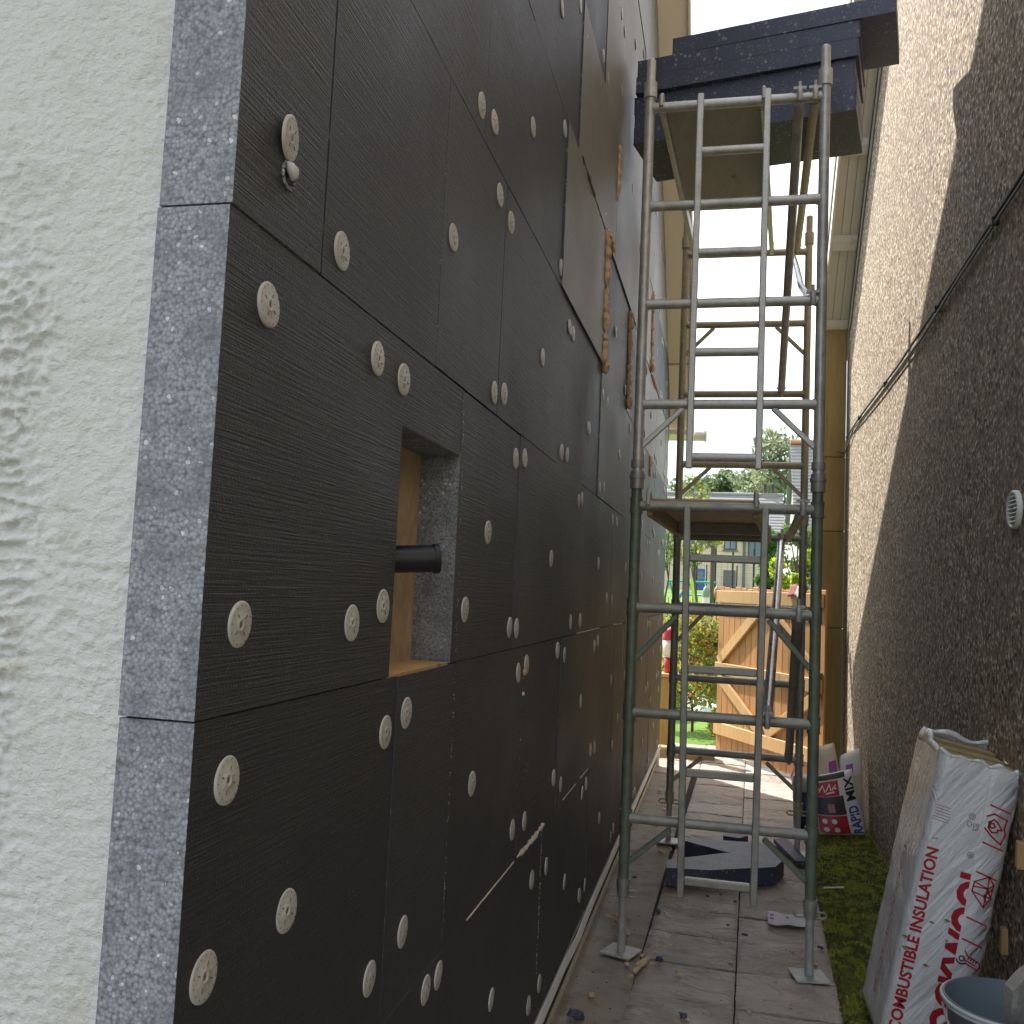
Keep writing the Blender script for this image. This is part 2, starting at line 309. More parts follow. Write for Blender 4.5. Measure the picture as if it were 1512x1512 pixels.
plain('far_white', (.42, .42, .41), .9, 0, .08, 1); plain('window_frame', (.05, .05, .055), .4); plain('blue_paint', (.03, .09, .36), .4); plain('grey_paint', (.13, .13, .135), .5)
m = Mat('pane'); m.col((.10, .16, .22)).rough(.06, 0, .8)
plain('bark', (.10, .075, .05), .9, 0, .3, 20, .5)
def leafmat(name, a, b):
    m = Mat(name); m.col(m.mix(m.ramp(m.noise(2.6, 4), [(.35, 0), (.65, 1)]), a, b)).rough(.6, 0, .3)
    tr = N(m.t, 'ShaderNodeBsdfTranslucent'); tr.inputs['Color'].default_value = (*[min(1, x*1.5) for x in b], 1)
    ms = N(m.t, 'ShaderNodeMixShader'); ms.inputs[0].default_value = .4; out = m.t.nodes['Material Output']
    m.L(m.b.outputs[0], ms.inputs[1]); m.L(tr.outputs[0], ms.inputs[2]); m.L(ms.outputs[0], out.inputs['Surface'])
leafmat('leaf_green', (.05, .10, .02), (.11, .17, .04)); leafmat('leaf_pale', (.11, .15, .06), (.20, .23, .11)); leafmat('leaf_yellow', (.16, .17, .03), (.32, .29, .05))
leafmat('leaf_conifer', (.035, .10, .02), (.08, .19, .03)); leafmat('leaf_lime', (.28, .34, .02), (.42, .46, .03)); leafmat('leaf_red', (.30, .03, .025), (.42, .06, .04)); leafmat('leaf_far', (.13, .17, .11), (.20, .24, .165))  # leaf_far: distance haze put into the leaf colour as a paler green
plain('tub_white', (.70, .66, .62), .4); plain('tub_red', (.42, .02, .03), .4); plain('toy_green', (.03, .33, .22), .4); plain('toy_blue', (.02, .17, .42), .4); plain('toy_lime', (.40, .60, .03), .4)
plain('iron', (.015, .016, .016), .5); plain('cloth_red', (.30, .10, .10), .9, 0, .3, 25); plain('cloth_white', (.62, .58, .56), .9)
plain('copper', (.42, .20, .10), .35, .5); plain('lamp_glass', (.72, .73, .70), .15); plain('sheet_white', (.80, .80, .82), .5); plain('feeder_green', (.16, .24, .15), .5)
plain('wire_net', (.06, .065, .07), .6)

# ------------------------------------------------------------------ the setting: ground, concrete strip, slab path, moss strip, lawn
struct('ground', MB().add([(-400, -60, -.09), (400, -60, -.09), (400, 900, -.09), (-400, 900, -.09)], [(0, 1, 2, 3)]), 'far_ground')
mb = MB(); n = 80
xs = np.linspace(-.72, -.352, 9)
for i in range(141):
    y = -2+i*.0825
    for j, x in enumerate(xs): mb.v.append((x + (.0165*(y-4) if j > 6 else 0) , y, -.012+.006*nzv(x, y, 0, 6)))
for i in range(140):
    for j in range(8): mb.f.append([i*9+j, i*9+j+1, i*9+j+10, i*9+j+9]); mb.m.append(0); mb.sm.append(True)
struct('concrete_strip', mb, 'concrete')
path = struct('path', MB().add([(-1.9, -3, -.03), (.85, -3, -.03), (.95, 11, -.03), (-1.9, 11, -.03)], [(0, 1, 2, 3)]), 'soil')
def slab_mesh(w, d, seed, name):
    mb = MB(); nx, ny = 26, 22; th = .035
    for i in range(ny+1):
        for j in range(nx+1):
            x, y = w*(j/nx-.5), d*(i/ny-.5)
            e = min(w/2-abs(x), d/2-abs(y)); w_ = nzv(x, y, seed, 3); z = .009*nzv(x+seed*3.1, y*1.6, seed, 3.2) + .008*abs(nzv(x*1.2+w_*.2+y*.7, y*2+w_*.15, seed+9, 7)) + .002*nzv(x, y, seed, 22) - .006
            z -= .006*max(0, 1-e/.02)
            mb.v.append((x+.003*nzv(i, j, seed, 1.7), y+.003*nzv(j, i, seed, 2.1), z))
    for i in range(ny):
        for j in range(nx): a = i*(nx+1)+j; mb.f.append([a, a+1, a+nx+2, a+nx+1]); mb.m.append(0); mb.sm.append(True)
    rim = [j for j in range(nx+1)] + [i*(nx+1)+nx for i in range(1, ny+1)] + [ny*(nx+1)+j for j in range(nx-1, -1, -1)] + [i*(nx+1) for i in range(ny-1, 0, -1)]
    vs = [mb.v[k] for k in rim]; lo = [(v[0], v[1], -th) for v in vs]; k = len(rim)
    mb.add(vs+lo, [(i, (i+1) % k, k+(i+1) % k, k+i) for i in range(k)])
    return mb.mesh(name, 'slab')
SL = [slab_mesh(.428, .379, s, 'slab') for s in range(4)] + [slab_mesh(.429, .382, 4+s, 'slab') for s in range(2)]
pang = -.028; pc = Vector((.083, 4.15, 0)); pd = Vector((math.sin(-pang), math.cos(pang), 0)); px_ = Vector((pd.y, -pd.x, 0))
k = 0
for col in (-1, 0, 1, -2, -3, -4):
    rows = range(-13, 18) if col in (-1, 0) else range(13, 18)
    if col == 1: rows = range(11, 18)
    for r_ in rows:
        p = pc + pd*(.39*(r_+.5) + (.012 if col == -1 else 0)) + px_*(.435*(col+.5))
        link('slab', SL[k % 6 if col != 0 else (k*5+1) % 6], path, (p.x, p.y, .003*math.sin(k*2.3)), (rad(.4)*math.sin(k*1.7), rad(.4)*math.cos(k*2.9), pang+.004*math.sin(k*1.3) + (math.pi if k % 3 == 0 else 0)))
        k += 1
# moss strip
mb = MB(); nx, ny = 26, 300
xe = lambda y: .515 + .033*(y-4.2)
def mossz(x, y): return .008+.018*nzv(x, y, 1, 5)+.010*nzv(x, y, 4, 16)
for i in range(ny+1):
    y = -2+i*(11/ny)
    for j in range(nx+1):
        x = xe(y)+ (1.12-xe(y))*j/nx + (.015*nzv(0, y, 0, 5) if j == 0 else 0)
        mb.v.append((x, y, mossz(x, y) - (.03 if j == 0 else 0)))
for i in range(ny):
    for j in range(nx): a = i*(nx+1)+j; mb.f.append([a, a+1, a+nx+2, a+nx+1]); mb.m.append(0); mb.sm.append(True)
struct('mossy_ground', mb, 'moss')
vs = []; fs = []; mi = []
for q in range(30000):
    y = 3.2+5.6*rng.random()**1.25; x = xe(y)-.005+(1.07-xe(y))*rng.random()
    d = .6*nzv(x, y, 2, 4.5)+.5*nzv(x, y, 6, 13)
    if d < -.10 and rng.random() < .9: continue
    z = mossz(x, y); r = .004+.007*rng.random(); hh = .004+.013*rng.random(); t = rng.random()*6.28; b = len(vs)
    for a in range(3): vs.append((x+r*math.cos(t+a*2.09), y+r*math.sin(t+a*2.09), z-.002))
    vs.append((x+r*.7*math.cos(t+1), y+r*.7*math.sin(t+1), z+hh))
    fs += [(b, b+1, b+3), (b+1, b+2, b+3), (b+2, b, b+3)]; mm = 1 if d < .05 else 0; mi += [mm]*3
me = bpy.data.meshes.new('moss_tufts'); me.from_pydata(vs, [], fs); me.materials.append(M['moss_tip']); me.materials.append(M['moss_tip_dark']); me.polygons.foreach_set('material_index', mi)
tag(link('moss_tufts', me), 'bright green moss cushions covering the ground beside the pebbledash wall', 'moss', kind='stuff')
# lawn rising behind the garden
mb = MB()
for i in range(31):
    for j in range(31):
        y = 11.2+i*2.9; x = -45+j*3
        z = -.06 + (0 if y < 13 else (y-13)*.047 if y < 60 else 47*.047) + .06*nzv(x, y, 0, .2)
        mb.v.append((x, y, z))
for i in range(30):
    for j in range(30): a = i*31+j; mb.f.append([a, a+1, a+32, a+31]); mb.m.append(0); mb.sm.append(True)
struct('lawn', mb, 'grass')

# ------------------------------------------------------------------ left house: rendered front, insulated gable
FACE, BACK, Y0, Y1 = -.6, -.7, 1.0, 9.62
EAVE, SLOPE, RIDGE = 3.62, .80, 5.3
def ztop(y): return EAVE + SLOPE*min(Y1-y, y-(2*RIDGE-Y1)) - .02
house = thing('insulated_house', 'white rendered house whose gable wall is being clad in black insulation boards', 'house', (BACK, 5.3, 0))
mb = MB(); yb0 = 2*RIDGE-Y1
mb.prism([(BACK-.004, Y0+.05, -.1), (BACK-.004, Y1-.03, -.1), (BACK-.004, Y1-.03, ztop(Y1)-.02), (BACK-.004, RIDGE, ztop(RIDGE)-.04), (BACK-.004, Y0+.05, ztop(Y0+.05)-.05)], (-8, 0, 0))
mb.build('wall', 'concrete', house)
# rendered front: real relief, rough harl away from a smooth margin at the corner
gx = np.concatenate([np.linspace(-8, -1.21, 20), np.linspace(-1.2, BACK+.004, 170)]); gz = np.concatenate([np.linspace(0, .9, 8), np.linspace(.905, 2.75, 600), np.linspace(2.8, 3.6, 6)])
V = []
for z in gz:
    for x in gx:
        dcor = BACK-x; edge = .13+.05*nzv(0, 0, z, 2.1)+.02*nzv(x, 0, z, 9)
        mk = min(1, max(0, (dcor-edge)/.05)) * min(1, max(0, (2.12+.10*nzv(x, 5, z, 3)-z)/.12))
        mk = max(mk, .12+.25*max(0, nzv(x, 7, z, 4)))
        f = 1-abs(nzv(x*.65+.02*nzv(x, 3, z, 20), 2, z, 42)); f *= f*f; g2 = nzv(x*.7, 5, z, 85); g3 = nzv(x, 8, z, 150)
        hgt = mk*(.010*(f-.6) + .0065*g2 + .003*g3) + .0010*g3 + .002*nzv(x, 1, z, 5)
        V.append((x, Y0+.012-hgt, z))
nx = len(gx); F = [(i*nx+j, i*nx+j+1, (i+1)*nx+j+1, (i+1)*nx+j) for i in range(len(gz)-1) for j in range(nx-1)]
mb = MB().add(V, F, 0, True); mb.build('front_wall', 'white_render', house)
# roof, verge soffit, barge board, gutter
OX = -.38
def strip(y0, z0, y1, z1, xa, xb, t): return [(xa, y0, z0), (xb, y0, z0), (xb, y1, z1), (xa, y1, z1), (xa, y0, z0+t), (xb, y0, z0+t), (xb, y1, z1+t), (xa, y1, z1+t)]
mb = MB(); ye = Y1+.3; zr = ztop(RIDGE)
mb.hexa(strip(ye, ztop(ye)+.10, RIDGE, zr+.10, -8.7, OX-.0, .11)); mb.hexa(strip(RIDGE, zr+.10, yb0-.3, ztop(yb0-.3)+.10, -8.7, OX-.0, .11))
rf = mb.build('roof', 'slate', house)
mb = MB(); yy = ye; pieces = []
for i, (a, b) in enumerate(((ye-.02, 9.22), (9.2, 7.4), (7.39, RIDGE), (RIDGE-.001, 3.4), (3.39, 1.1))):
    mb = MB(); mb.hexa(strip(a, ztop(a)+.035, b, ztop(b)+.035, FACE-.08, OX, .02)); mb.build('soffit_board', 'cream_timber', house, bevel=.003)
mb = MB(); mb.hexa(strip(ye, ztop(ye)+.0, RIDGE, zr+.0, OX+.002, OX+.022, .2)); mb.hexa(strip(RIDGE, zr, yb0-.3, ztop(yb0-.3), OX+.002, OX+.022, .2)); mb.build('barge_board', 'cream_timber', house, bevel=.003)
mb = MB(); zb = ztop(ye)
mb.box((-8.6, Y1+.02, zb-.02), (OX+.02, ye+.0, zb+.03)); mb.build('eaves_soffit', 'cream_timber', house)
mb = MB(); mb.path([(-8.6, ye+.07, zb+.03), (OX+.14, ye+.07, zb+.03)], .06, 12); g = mb.build('gutter', 'white_pvc', house)
mb = MB(); mb.tube((OX+.12, ye+.07, zb+.03), (OX+.15, ye+.07, zb+.03), .068, 14); mb.build('end_cap', 'white_pvc', g)
# insulation boards in courses; (z0, z1, joints along the wall)
def chain(first, step=1.2, seq=()):
    j = [Y0]+list(seq); y = first
    if not seq or first > seq[-1]: j.append(first)
    while j[-1]+step < Y1-.2: j.append(j[-1]+step)
    return j+[Y1]
courses = [(.205, .862, chain(4.46, seq=(2.2, 3.28))), (.866, 1.504, chain(5.3, seq=(1.70, 2.09, 2.85, 3.53, 4.42))), (1.509, 2.131, chain(5.02, seq=(2.045, 2.66, 3.88))),
           (2.137, 2.764, chain(5.5, seq=(1.257, 1.83, 2.365, 3.27, 4.36))), (2.768, 3.382, chain(5.5, seq=(1.26, 2.12, 3.21, 4.30))), (3.388, 4.005, chain(5.85, seq=(1.8, 2.62, 3.45, 4.67))),
           (4.01, 4.62, chain(5.3, seq=(1.5, 2.9, 4.1))), (4.625, 5.24, chain(5.9, seq=(2.3, 3.5, 4.7))), (5.245, 5.86, chain(6.1, seq=(3.7, 4.9))), (5.865, 6.6, chain(5.3, seq=(4.1,)))]
def clip(poly, a, b, c):                                           # keep a*y+b*z<=c
    out = []
    for i in range(len(poly)):
        p, q = poly[i], poly[(i+1) % len(poly)]; dp, dq = a*p[0]+b*p[1]-c, a*q[0]+b*q[1]-c
        if dp <= 0: out.append(p)
        if dp*dq < 0: t = dp/(dp-dq); out.append((p[0]+(q[0]-p[0])*t, p[1]+(q[1]-p[1])*t))
    return out
BOARDS = []
proud = {(4, 3): (.007, .002, .0), (3, 4): (-.002, 0, 0), (3, 3): (.0, 0, 0), (5, 4): (.006, .001, 0), (5, 3): (.005, 0, 0), (4, 4): (-.004, 0, 0), (2, 1): (.0, .0, 0), (4, 2): (.0, 0, 0), (6, 3): (.004, .001, 0), (3, 1): (.0, 0, 0), (3, 2): (.0, 0, 0), (2, 2): (.001, 0, 0)}
for ci, (z0, z1, js) in enumerate(courses):
    for bi in range(len(js)-1):
        ya, yb = js[bi]+(.001 if bi else .0018*math.sin(ci*2.2)), js[bi+1]-.001
        za, zb_ = z0-.001+.0012*math.sin(bi*1.9+ci), z1+.0008+.0012*math.sin(bi*2.7+ci*1.3)
        if (ci, bi) in ((3, 1), (4, 1), (3, 3), (2, 2), (1, 3)): ya += .004
        P = [(ya, za), (yb, za), (yb, zb_), (ya, zb_)]
        if ci == 2 and bi == 0: P = [(ya, za), (1.648, za), (1.652, 1.978), (yb, 1.978), (yb, zb_), (ya, zb_)]
        P = clip(clip(P, SLOPE, 1, EAVE-.0+SLOPE*Y1), -SLOPE, 1, EAVE-SLOPE*yb0)
        if len(P) < 3: continue
        if ci == 2 and bi == 0: pass
        o0, o1, o2 = proud.get((ci, bi), ((.0008 if js[bi] < 3 else .003)*random.uniform(-1, 1), .0015*random.uniform(-1, 1), .003*random.uniform(-1, 1)))
        if bi == 0: o0, o1 = .0, .0
        yc, zc = (ya+yb)/2, (za+zb_)/2
        def fx(y, z): return FACE+o0+o1*(y-yc)+o2*(z-zc)
        mb = MB(); n = len(P); inn = [(BACK, y, z) for y, z in P]
        # subdivide the outline so cut edges are slightly ragged
        Q = []
        for i in range(n):
            p, q = P[i], P[(i+1) % n]; k = max(1, int(math.hypot(q[0]-p[0], q[1]-p[1])/(.005 if (bi == 0 or (ci == 2 and bi < 2)) else .06)))
            for t in range(k):
                a = (p[0]+(q[0]-p[0])*t/k, p[1]+(q[1]-p[1])*t/k); jz = ((.0006*nzv(a[0], a[1], ci*3+bi, 95)+.0004*nzv(a[0], a[1], ci*3+bi, 300)) if bi == 0 else .0012*nzv(a[0], a[1], ci*3+bi, 40)) if t else 0
                Q.append((a[0]+jz, a[1]+jz))
        n = len(Q); vs = [(fx(y, z), y, z) for y, z in Q] + [(BACK, y, z) for y, z in Q]
        mb.add(vs, [tuple(range(n))], 0); mb.add(vs, [tuple(range(n, 2*n))[::-1]], 1); mb.add(vs, [(i, (i+1) % n, n+(i+1) % n, n+i) for i in range(n)], 1)
        skin = 'eps_skin_brown' if (ci, bi) in ((4, 3), (5, 3), (5, 4), (5, 5)) or (ci >= 6 and ya > 3.0) or (ci == 4 and ya > 6) else 'eps_skin'
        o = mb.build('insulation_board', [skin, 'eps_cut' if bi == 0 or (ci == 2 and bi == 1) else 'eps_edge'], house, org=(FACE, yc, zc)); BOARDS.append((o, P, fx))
# washers: domed disc, centre socket, ring of small pits
def washer_mesh(detail):
    mb = MB(); nseg = 30 if detail else 14; R = .0305
    mb.lathe([(.0001, .0004), (.0045, .0004), (.0052, .0022), (.009, .0022), (.0095, .0015), (.022, .0018), (.0285, .0014), (R, .0004), (R, -.003)], (0, 0, 0), nseg)
    if detail:
        for k in range(14):
            t = 2*math.pi*k/14; mb.lathe([(.0014, .0021), (.0001, .00215)], (.0255*math.cos(t), .0255*math.sin(t), -.0003), 6, 1)
        for k in range(8):
            t = 2*math.pi*k/8+.2; c_, s_ = math.cos(t), math.sin(t)
            mb.bar((.012*c_, .012*s_, .0018), (.018*c_, .018*s_, .0020), .0016, .0006, mi=1 if k % 2 else 0)
        mb.lathe([(.0042, .0008), (.0001, .0007)], (0, 0, 0), 10, 1)
    me = mb.mesh('washer', ['washer', 'washer_pit']); me.transform(Matrix.Rotation(rad(90), 4, 'Y')); return me
WN, WF = washer_mesh(True), washer_mesh(False)
wpos = [(1.33, 2.196), (1.109, 2.041), (1.507, 2.069), (1.642, 2.063), (2.077, 2.833), (2.201, 2.856), (2.646, 3.068), (1.905, 2.44), (2.29, 2.703), (2.422, 2.682), (3.195, 2.828), (3.274, 2.801), (2.939, 2.436), (3.161, 3.325), (2.332, 2.188), (2.436, 2.207), (2.611, 2.056), (2.729, 2.075), (2.33, 1.822), (3.234, 1.792), (1.458, 1.612), (1.598, 1.639), (1.09, 1.619), (2.147, 1.626), (2.631, 1.569), (2.722, 1.564), (1.085, 1.426), (1.649, 1.408), (1.758, 1.43), (2.778, 1.43), (2.893, 1.447), (3.45, 1.461), (3.607, 1.435), (3.722, 1.56), (3.974, 1.56), (4.457, 1.427), (4.573, 1.448), (5.205, 1.205), (4.085, 1.209), (5.587, .952), (4.452, .943), (4.595, .934), (3.474, .993), (3.634, .939), (4.236, .786), (4.356, .805), (5.355, .826), (4.886, .532), (2.967, .951), (2.79, .966), (5.452, .3), (5.579, .319), (3.134, .723), (3.394, .696), (3.83, .517), (4.274, .331), (4.441, .327), (3.355, .306), (3.168, .307), (2.613, .549), (2.077, .816), (1.278, 1.207), (1.061, 1.198), (1.809, 1.0), (1.636, .977), (1.984, .821), (2.287, 1.195), (3.363, 2.189), (3.483, 2.197), (4.012, 2.396), (3.787, 3.002), (4.182, 2.82), (4.845, 3.061), (3.615, 3.428), (4.162, 3.723), (4.258, 3.486), (4.619, 3.484), (5.395, 2.869), (5.734, 2.705), (3.017, 3.683), (3.499, 3.45), (3.427, 2.678), (3.509, 2.675), (4.432, 2.634), (4.593, 2.634), (5.203, 2.463), (4.437, 2.183), (4.585, 2.203), (3.808, 2.054), (3.898, 2.071), (4.998, 2.076), (5.19, 2.08), (4.491, 1.821), (5.744, 1.846), (4.859, 1.655), (5.102, 1.641)]
for o, P, fx in BOARDS:                                           # further boards: a pair near each end, one in the middle
    ya, yb = min(p[0] for p in P), max(p[0] for p in P); za, zb_ = min(p[1] for p in P), max(p[1] for p in P)
    if yb < 5.9 and zb_ < 3.5 or yb < 3.2 or zb_ > 5.3 or yb-ya < .4: continue
    for (y, z) in ((ya+.08, za+.07), (ya+.09, zb_-.07), (yb-.08, za+.07), (yb-.09, zb_-.07), ((ya+yb)/2, (za+zb_)/2)):
        if (y > 5.8 or z > 3.8) and z < ztop(y)-.1: wpos.append((y+random.uniform(-.02, .02), z+random.uniform(-.02, .02)))
def board_at(y, z):
    for o, P, fx in BOARDS:
        ys = [p[0] for p in P]; zs = [p[1] for p in P]
        if min(ys)-.003 <= y <= max(ys)+.003 and min(zs)-.004 <= z <= max(zs)+.004: return o, fx
    return None
wpos = wpos[:296]
for i, (y, z) in enumerate(wpos):
    b = board_at(y, z)
    if b is None: continue
    x = b[1](y, z)
    link('washer', WN if y < 2.6 else WF, b[0], (x+.0015, y, z), (i*1.7 % 6.28, rad(random.uniform(-3, 3)), rad(random.uniform(-3, 3))))
# one washer sits proud above a torn hole with a tilted plug
b, fx = board_at(1.129, 2.28)
link('washer', WN, b, (FACE+.006, 1.129, 2.28), (0, rad(4), rad(9)))
mb = MB(); mb.path([(FACE+.002, 1.130, 2.247), (FACE+.005, 1.132, 2.243), (FACE+.009, 1.135, 2.236), (FACE+.009, 1.138, 2.229), (FACE+.006, 1.139, 2.225)], [.003, .0065, .0085, .0065, .002], 12); mb.build('broken_plug', 'washer', b)
mb = MB()
for q in range(12):
    t = q/12*6.28; mb.path([(FACE+.001, 1.137+.017*math.cos(t), 2.232+.017*math.sin(t)), (FACE+.003, 1.137+.019*math.cos(t+.4), 2.230+.019*math.sin(t+.4))], [.003, .002], 5)
mb.build('torn_edge', 'eps_cut', b)
mb = MB(); mb.lathe([(.016, 0), (.0001, .0004)], (0, 0, 0), 14); me = mb.mesh('hole', 'dark_bracket'); me.transform(Matrix.Rotation(rad(90), 4, 'Y')); link('hole', me, b, (FACE+.0012, 1.137, 2.231))
# expanding foam squeezed out of the joints
def foam(pts, r, name='foam_bead', mat='foam', n=11, par=house, step=.009, jit=.45):
    P = []; R_ = []
    for a, b in zip(pts[:-1], pts[1:]):
        a, b = Vector(a), Vector(b); k = max(2, int((b-a).length/step))
        for t in range(k): P.append(a.lerp(b, t/k))
    P.append(Vector(pts[-1])); s = random.random()*50
    for i, p in enumerate(P):
        R_.append(max(.002, r*(1+jit*2.2*nzv(i*.33, s, 0))*(.5 if i in (0, len(P)-1) else 1))); P[i] = p+Vector((.3*r*nzv(i*.25, s, 3), .7*r*nzv(i*.3, s, 5), .5*r*nzv(i*.25, s, 7)))
    mb = MB(); mb.path(P, R_, n)
    for i, v_ in enumerate(mb.v):
        q = Vector(v_); k = .9/r; mb.v[i] = tuple(q+Vector((nzv(q.x+s, q.y, q.z, k), nzv(q.x, q.y+s, q.z, k), nzv(q.x, q.y, q.z+s, k)))*r*.55)
    return mb.build(name, mat, par)
def foam_blob(p, r):
    bm = bmesh.new(); bmesh.ops.create_icosphere(bm, subdivisions=3, radius=r); k = random.random()*30
    for v_ in bm.verts: v_.co *= 1+.55*nzv(v_.co.x+k, v_.co.y, v_.co.z, 1.5/r)+.2*nzv(v_.co.x+k, v_.co.y, v_.co.z, 4/r); v_.co.x *= .6
    me = bpy.data.meshes.new('foam_lump'); bm.to_mesh(me); bm.free(); me.materials.append(M['foam']); me.polygons.foreach_set('use_smooth', [True]*len(me.polygons)); return link('foam_lump', me, house, p)
foam([(FACE+.006, 4.305, 3.40), (FACE+.010, 4.32, 3.33), (FACE+.010, 4.34, 3.05), (FACE+.012, 4.36, 2.77)], .014)
foam([(FACE+.008, 4.29, 3.40), (FACE+.008, 4.55, 3.39)], .013); foam_blob((FACE+.014, 4.36, 2.97), .034); foam_blob((FACE+.014, 4.40, 2.765), .032); foam_blob((FACE+.012, 4.33, 3.30), .03); foam_blob((FACE+.012, 4.345, 3.18), .027)
foam([(FACE+.006, 5.50, 3.37), (FACE+.010, 5.515, 2.83)], .014); foam_blob((FACE+.012, 5.53, 2.82), .034); foam_blob((FACE+.012, 5.52, 2.93), .022); foam_blob((FACE+.012, 7.08, 3.42), .04)
foam([(FACE+.008, 7.05, 4.0), (FACE+.010, 7.06, 3.40)], .012); foam([(FACE+.006, 7.2, 3.38), (FACE+.008, 7.7, 3.38)], .010); foam([(FACE+.006, 4.67, 4.0), (FACE+.006, 4.67, 3.70)], .012); foam([(FACE+.006, 7.3, 2.765), (FACE+.006, 7.3, 2.60)], .012)
foam([(FACE+.002, 2.30, .864), (FACE+.003, 2.82, .864)], .0020, jit=.1, mat='foam_pale'); foam([(FACE+.004, 2.86, .866), (FACE+.007, 3.05, .866), (FACE+.007, 3.27, .872)], .0055, mat='foam_pale')
foam([(FACE+.002, 3.70, .866), (FACE+.002, 4.02, .866)], .0018, mat='foam_pale'); foam([(FACE+.002, 4.15, .866), (FACE+.002, 4.4, .866)], .0018, mat='foam_pale'); foam([(FACE+.001, 3.9, 1.507), (FACE+.001, 4.6, 1.508)], .0018, mat='foam_pale')
foam_blob((FACE+.004, 2.852, 1.425), .009); foam_blob((FACE+.003, 2.852, 1.36), .007)
foam([(FACE+.012, 3.5, 3.386), (FACE+.004, 4.25, 3.384)], .004, mat='eps_cut', step=.02, jit=1.0); foam([(FACE+.004, 5.2, 1.507), (FACE+.004, 5.65, 1.502)], .004, mat='foam_pale')
foam([(FACE+.004, 5.72, 1.47), (FACE+.002, 5.73, 1.25)], .003, jit=1, mat='foam_pale')
def bead_line(pts, per_m, r, spread):
    mb = MB(); O = [(1, 0, 0), (-1, 0, 0), (0, 1, 0), (0, -1, 0), (0, 0, 1), (0, 0, -1)]; FS = [(0, 2, 4), (2, 1, 4), (1, 3, 4), (3, 0, 4), (2, 0, 5), (1, 2, 5), (3, 1, 5), (0, 3, 5)]
    for a, b in zip(pts[:-1], pts[1:]):
        a, b = Vector(a), Vector(b)
        for q in range(int((b-a).length*per_m)):
            p = a.lerp(b, random.random())+Vector((0, random.gauss(0, spread), 0)); k = r*random.uniform(.35, 1.2); mb.add([p+Vector((o_[0]*k*.5, o_[1]*k*random.uniform(.7, 1.5), o_[2]*k*random.uniform(.7, 1.6))) for o_ in O], FS)
    return tag(mb.build('bead_crumbs', 'washer', house), kind='stuff')
bead_line([(FACE-.0005, 1.829, 2.74), (FACE-.0005, 1.831, 2.15)], 110, .0017, .0012); bead_line([(FACE+.001, 2.045, 2.11), (FACE+.001, 2.062, 2.0), (FACE+.001, 2.085, 1.53)], 130, .0019, .004)
bead_line([(FACE+.001, 2.090, 1.49), (FACE+.001, 2.092, .88)], 110, .0019, .003); bead_line([(FACE+.001, 3.282, .85), (FACE+.001, 3.285, .36)], 260, .0028, .006); bead_line([(FACE+.001, 2.852, 1.48), (FACE+.001, 2.852, 1.14)], 60, .003, .002)
bead_line([(FACE+.001, 2.97, 1.16), (FACE+.001, 2.80, .93)], 120, .002, .05)
# recess with the waste pipe
mb = MB(); mb.box((BACK-.003, 1.62, 1.47), (BACK+.006, 2.08, 2.02)); mb.build('recess_panel', 'osb', house)
mb = MB(); mb.box((BACK+.007, 1.66, 1.4985), (FACE-.004, 2.04, 1.5095)); mb.build('recess_sill', 'pale_batten', house)
pipe = MB()
yp, zp, rp_ = 1.815, 1.735, .028
pipe.path([(BACK-.02, yp-.06, zp-.012), (BACK+.02, yp-.04, zp-.008), (FACE+.028, yp+.012, zp), ], rp_, 24, False)
pipe.path([(FACE+.028, yp+.012, zp), (FACE-.03, yp-.012, zp-.003)], rp_-.004, 24, False)
rim = []
po = pipe.build('waste_pipe', 'black_plastic', house)
mb = MB(); a = Vector((FACE+.028, yp+.012, zp)); d = Vector((.09, .05, .008)).normalized()
mb.path([a-d*.010, a+d*.001], [rp_+.0028]*2, 24, True); mb.path([a+d*.0012, a+d*.0014], [rp_-.006]*2, 20, True, 1); mb.build('pipe_end', ['black_plastic', 'dark_bracket'], po)
mb = MB(); mb.path([(BACK+.006, yp-.05, zp-.010), (BACK+.022, yp-.042, zp-.008)], [.080, .070], 28); mb.build('pipe_collar', 'dark_bracket', po)
mb = MB(); mb.lathe([(.006, -.003), (.006, .002), (.0001, .004)], (0, 0, 0), 12); me = mb.mesh('screw_head', 'bolt'); link('screw_head', me, po, (BACK+.05, yp-.037, zp-.024), (rad(75), 0, rad(20)))
# starter rail, plinth, batten at the ground
seg = MB()
for i in range(43):
    ya, yb = Y0+i*.2, Y0+(i+1)*.2
    f = lambda y: (.003*nzv(0, y, 0, 2)+(.010*max(0, 1-abs(y-4.15)/.35)), -.006*nzv(3, y, 0, 1.5)-.006*max(0, 1-abs(y-4.3)/.3))
    for (x0, x1, z0, z1, ln) in ((FACE-.006, FACE+.019, .174, .178, 0), (FACE+.005, FACE+.009, .1785, .203, .010)):
        (d0, e0), (d1, e1) = f(ya), f(yb)
        seg.hexa([(x0+d0+ln, ya, z0+e0), (x1+d0+ln, ya, z0+e0), (x1+d1+ln, yb, z0+e1), (x0+d1+ln, yb, z0+e1), (x0+d0, ya, z1+e0), (x1+d0, ya, z1+e0), (x1+d1, yb, z1+e1), (x0+d1, yb, z1+e1)])
seg.box((BACK+.005, Y0, .174), (FACE-.006, Y1, .178)); seg.build('starter_rail', 'white_pvc', house)
mb = MB(); mb.box((BACK+.0, Y0+.06, -.05), (BACK+.066, Y1-.02, .165)); mb.build('plinth', 'plinth_brown', house)
mb = MB(); mb.box((BACK+.067, Y0+.06, -.03), (BACK+.079, Y1-.05, .018)); mb.build('ground_batten', 'cream_timber', house, bevel=.003)
mb = MB(); mb.tube((FACE-.02, Y1-.07, -.02), (FACE-.02, Y1-.07, .17), .03, 14); mb.build('down_pipe', 'white_pvc', house)

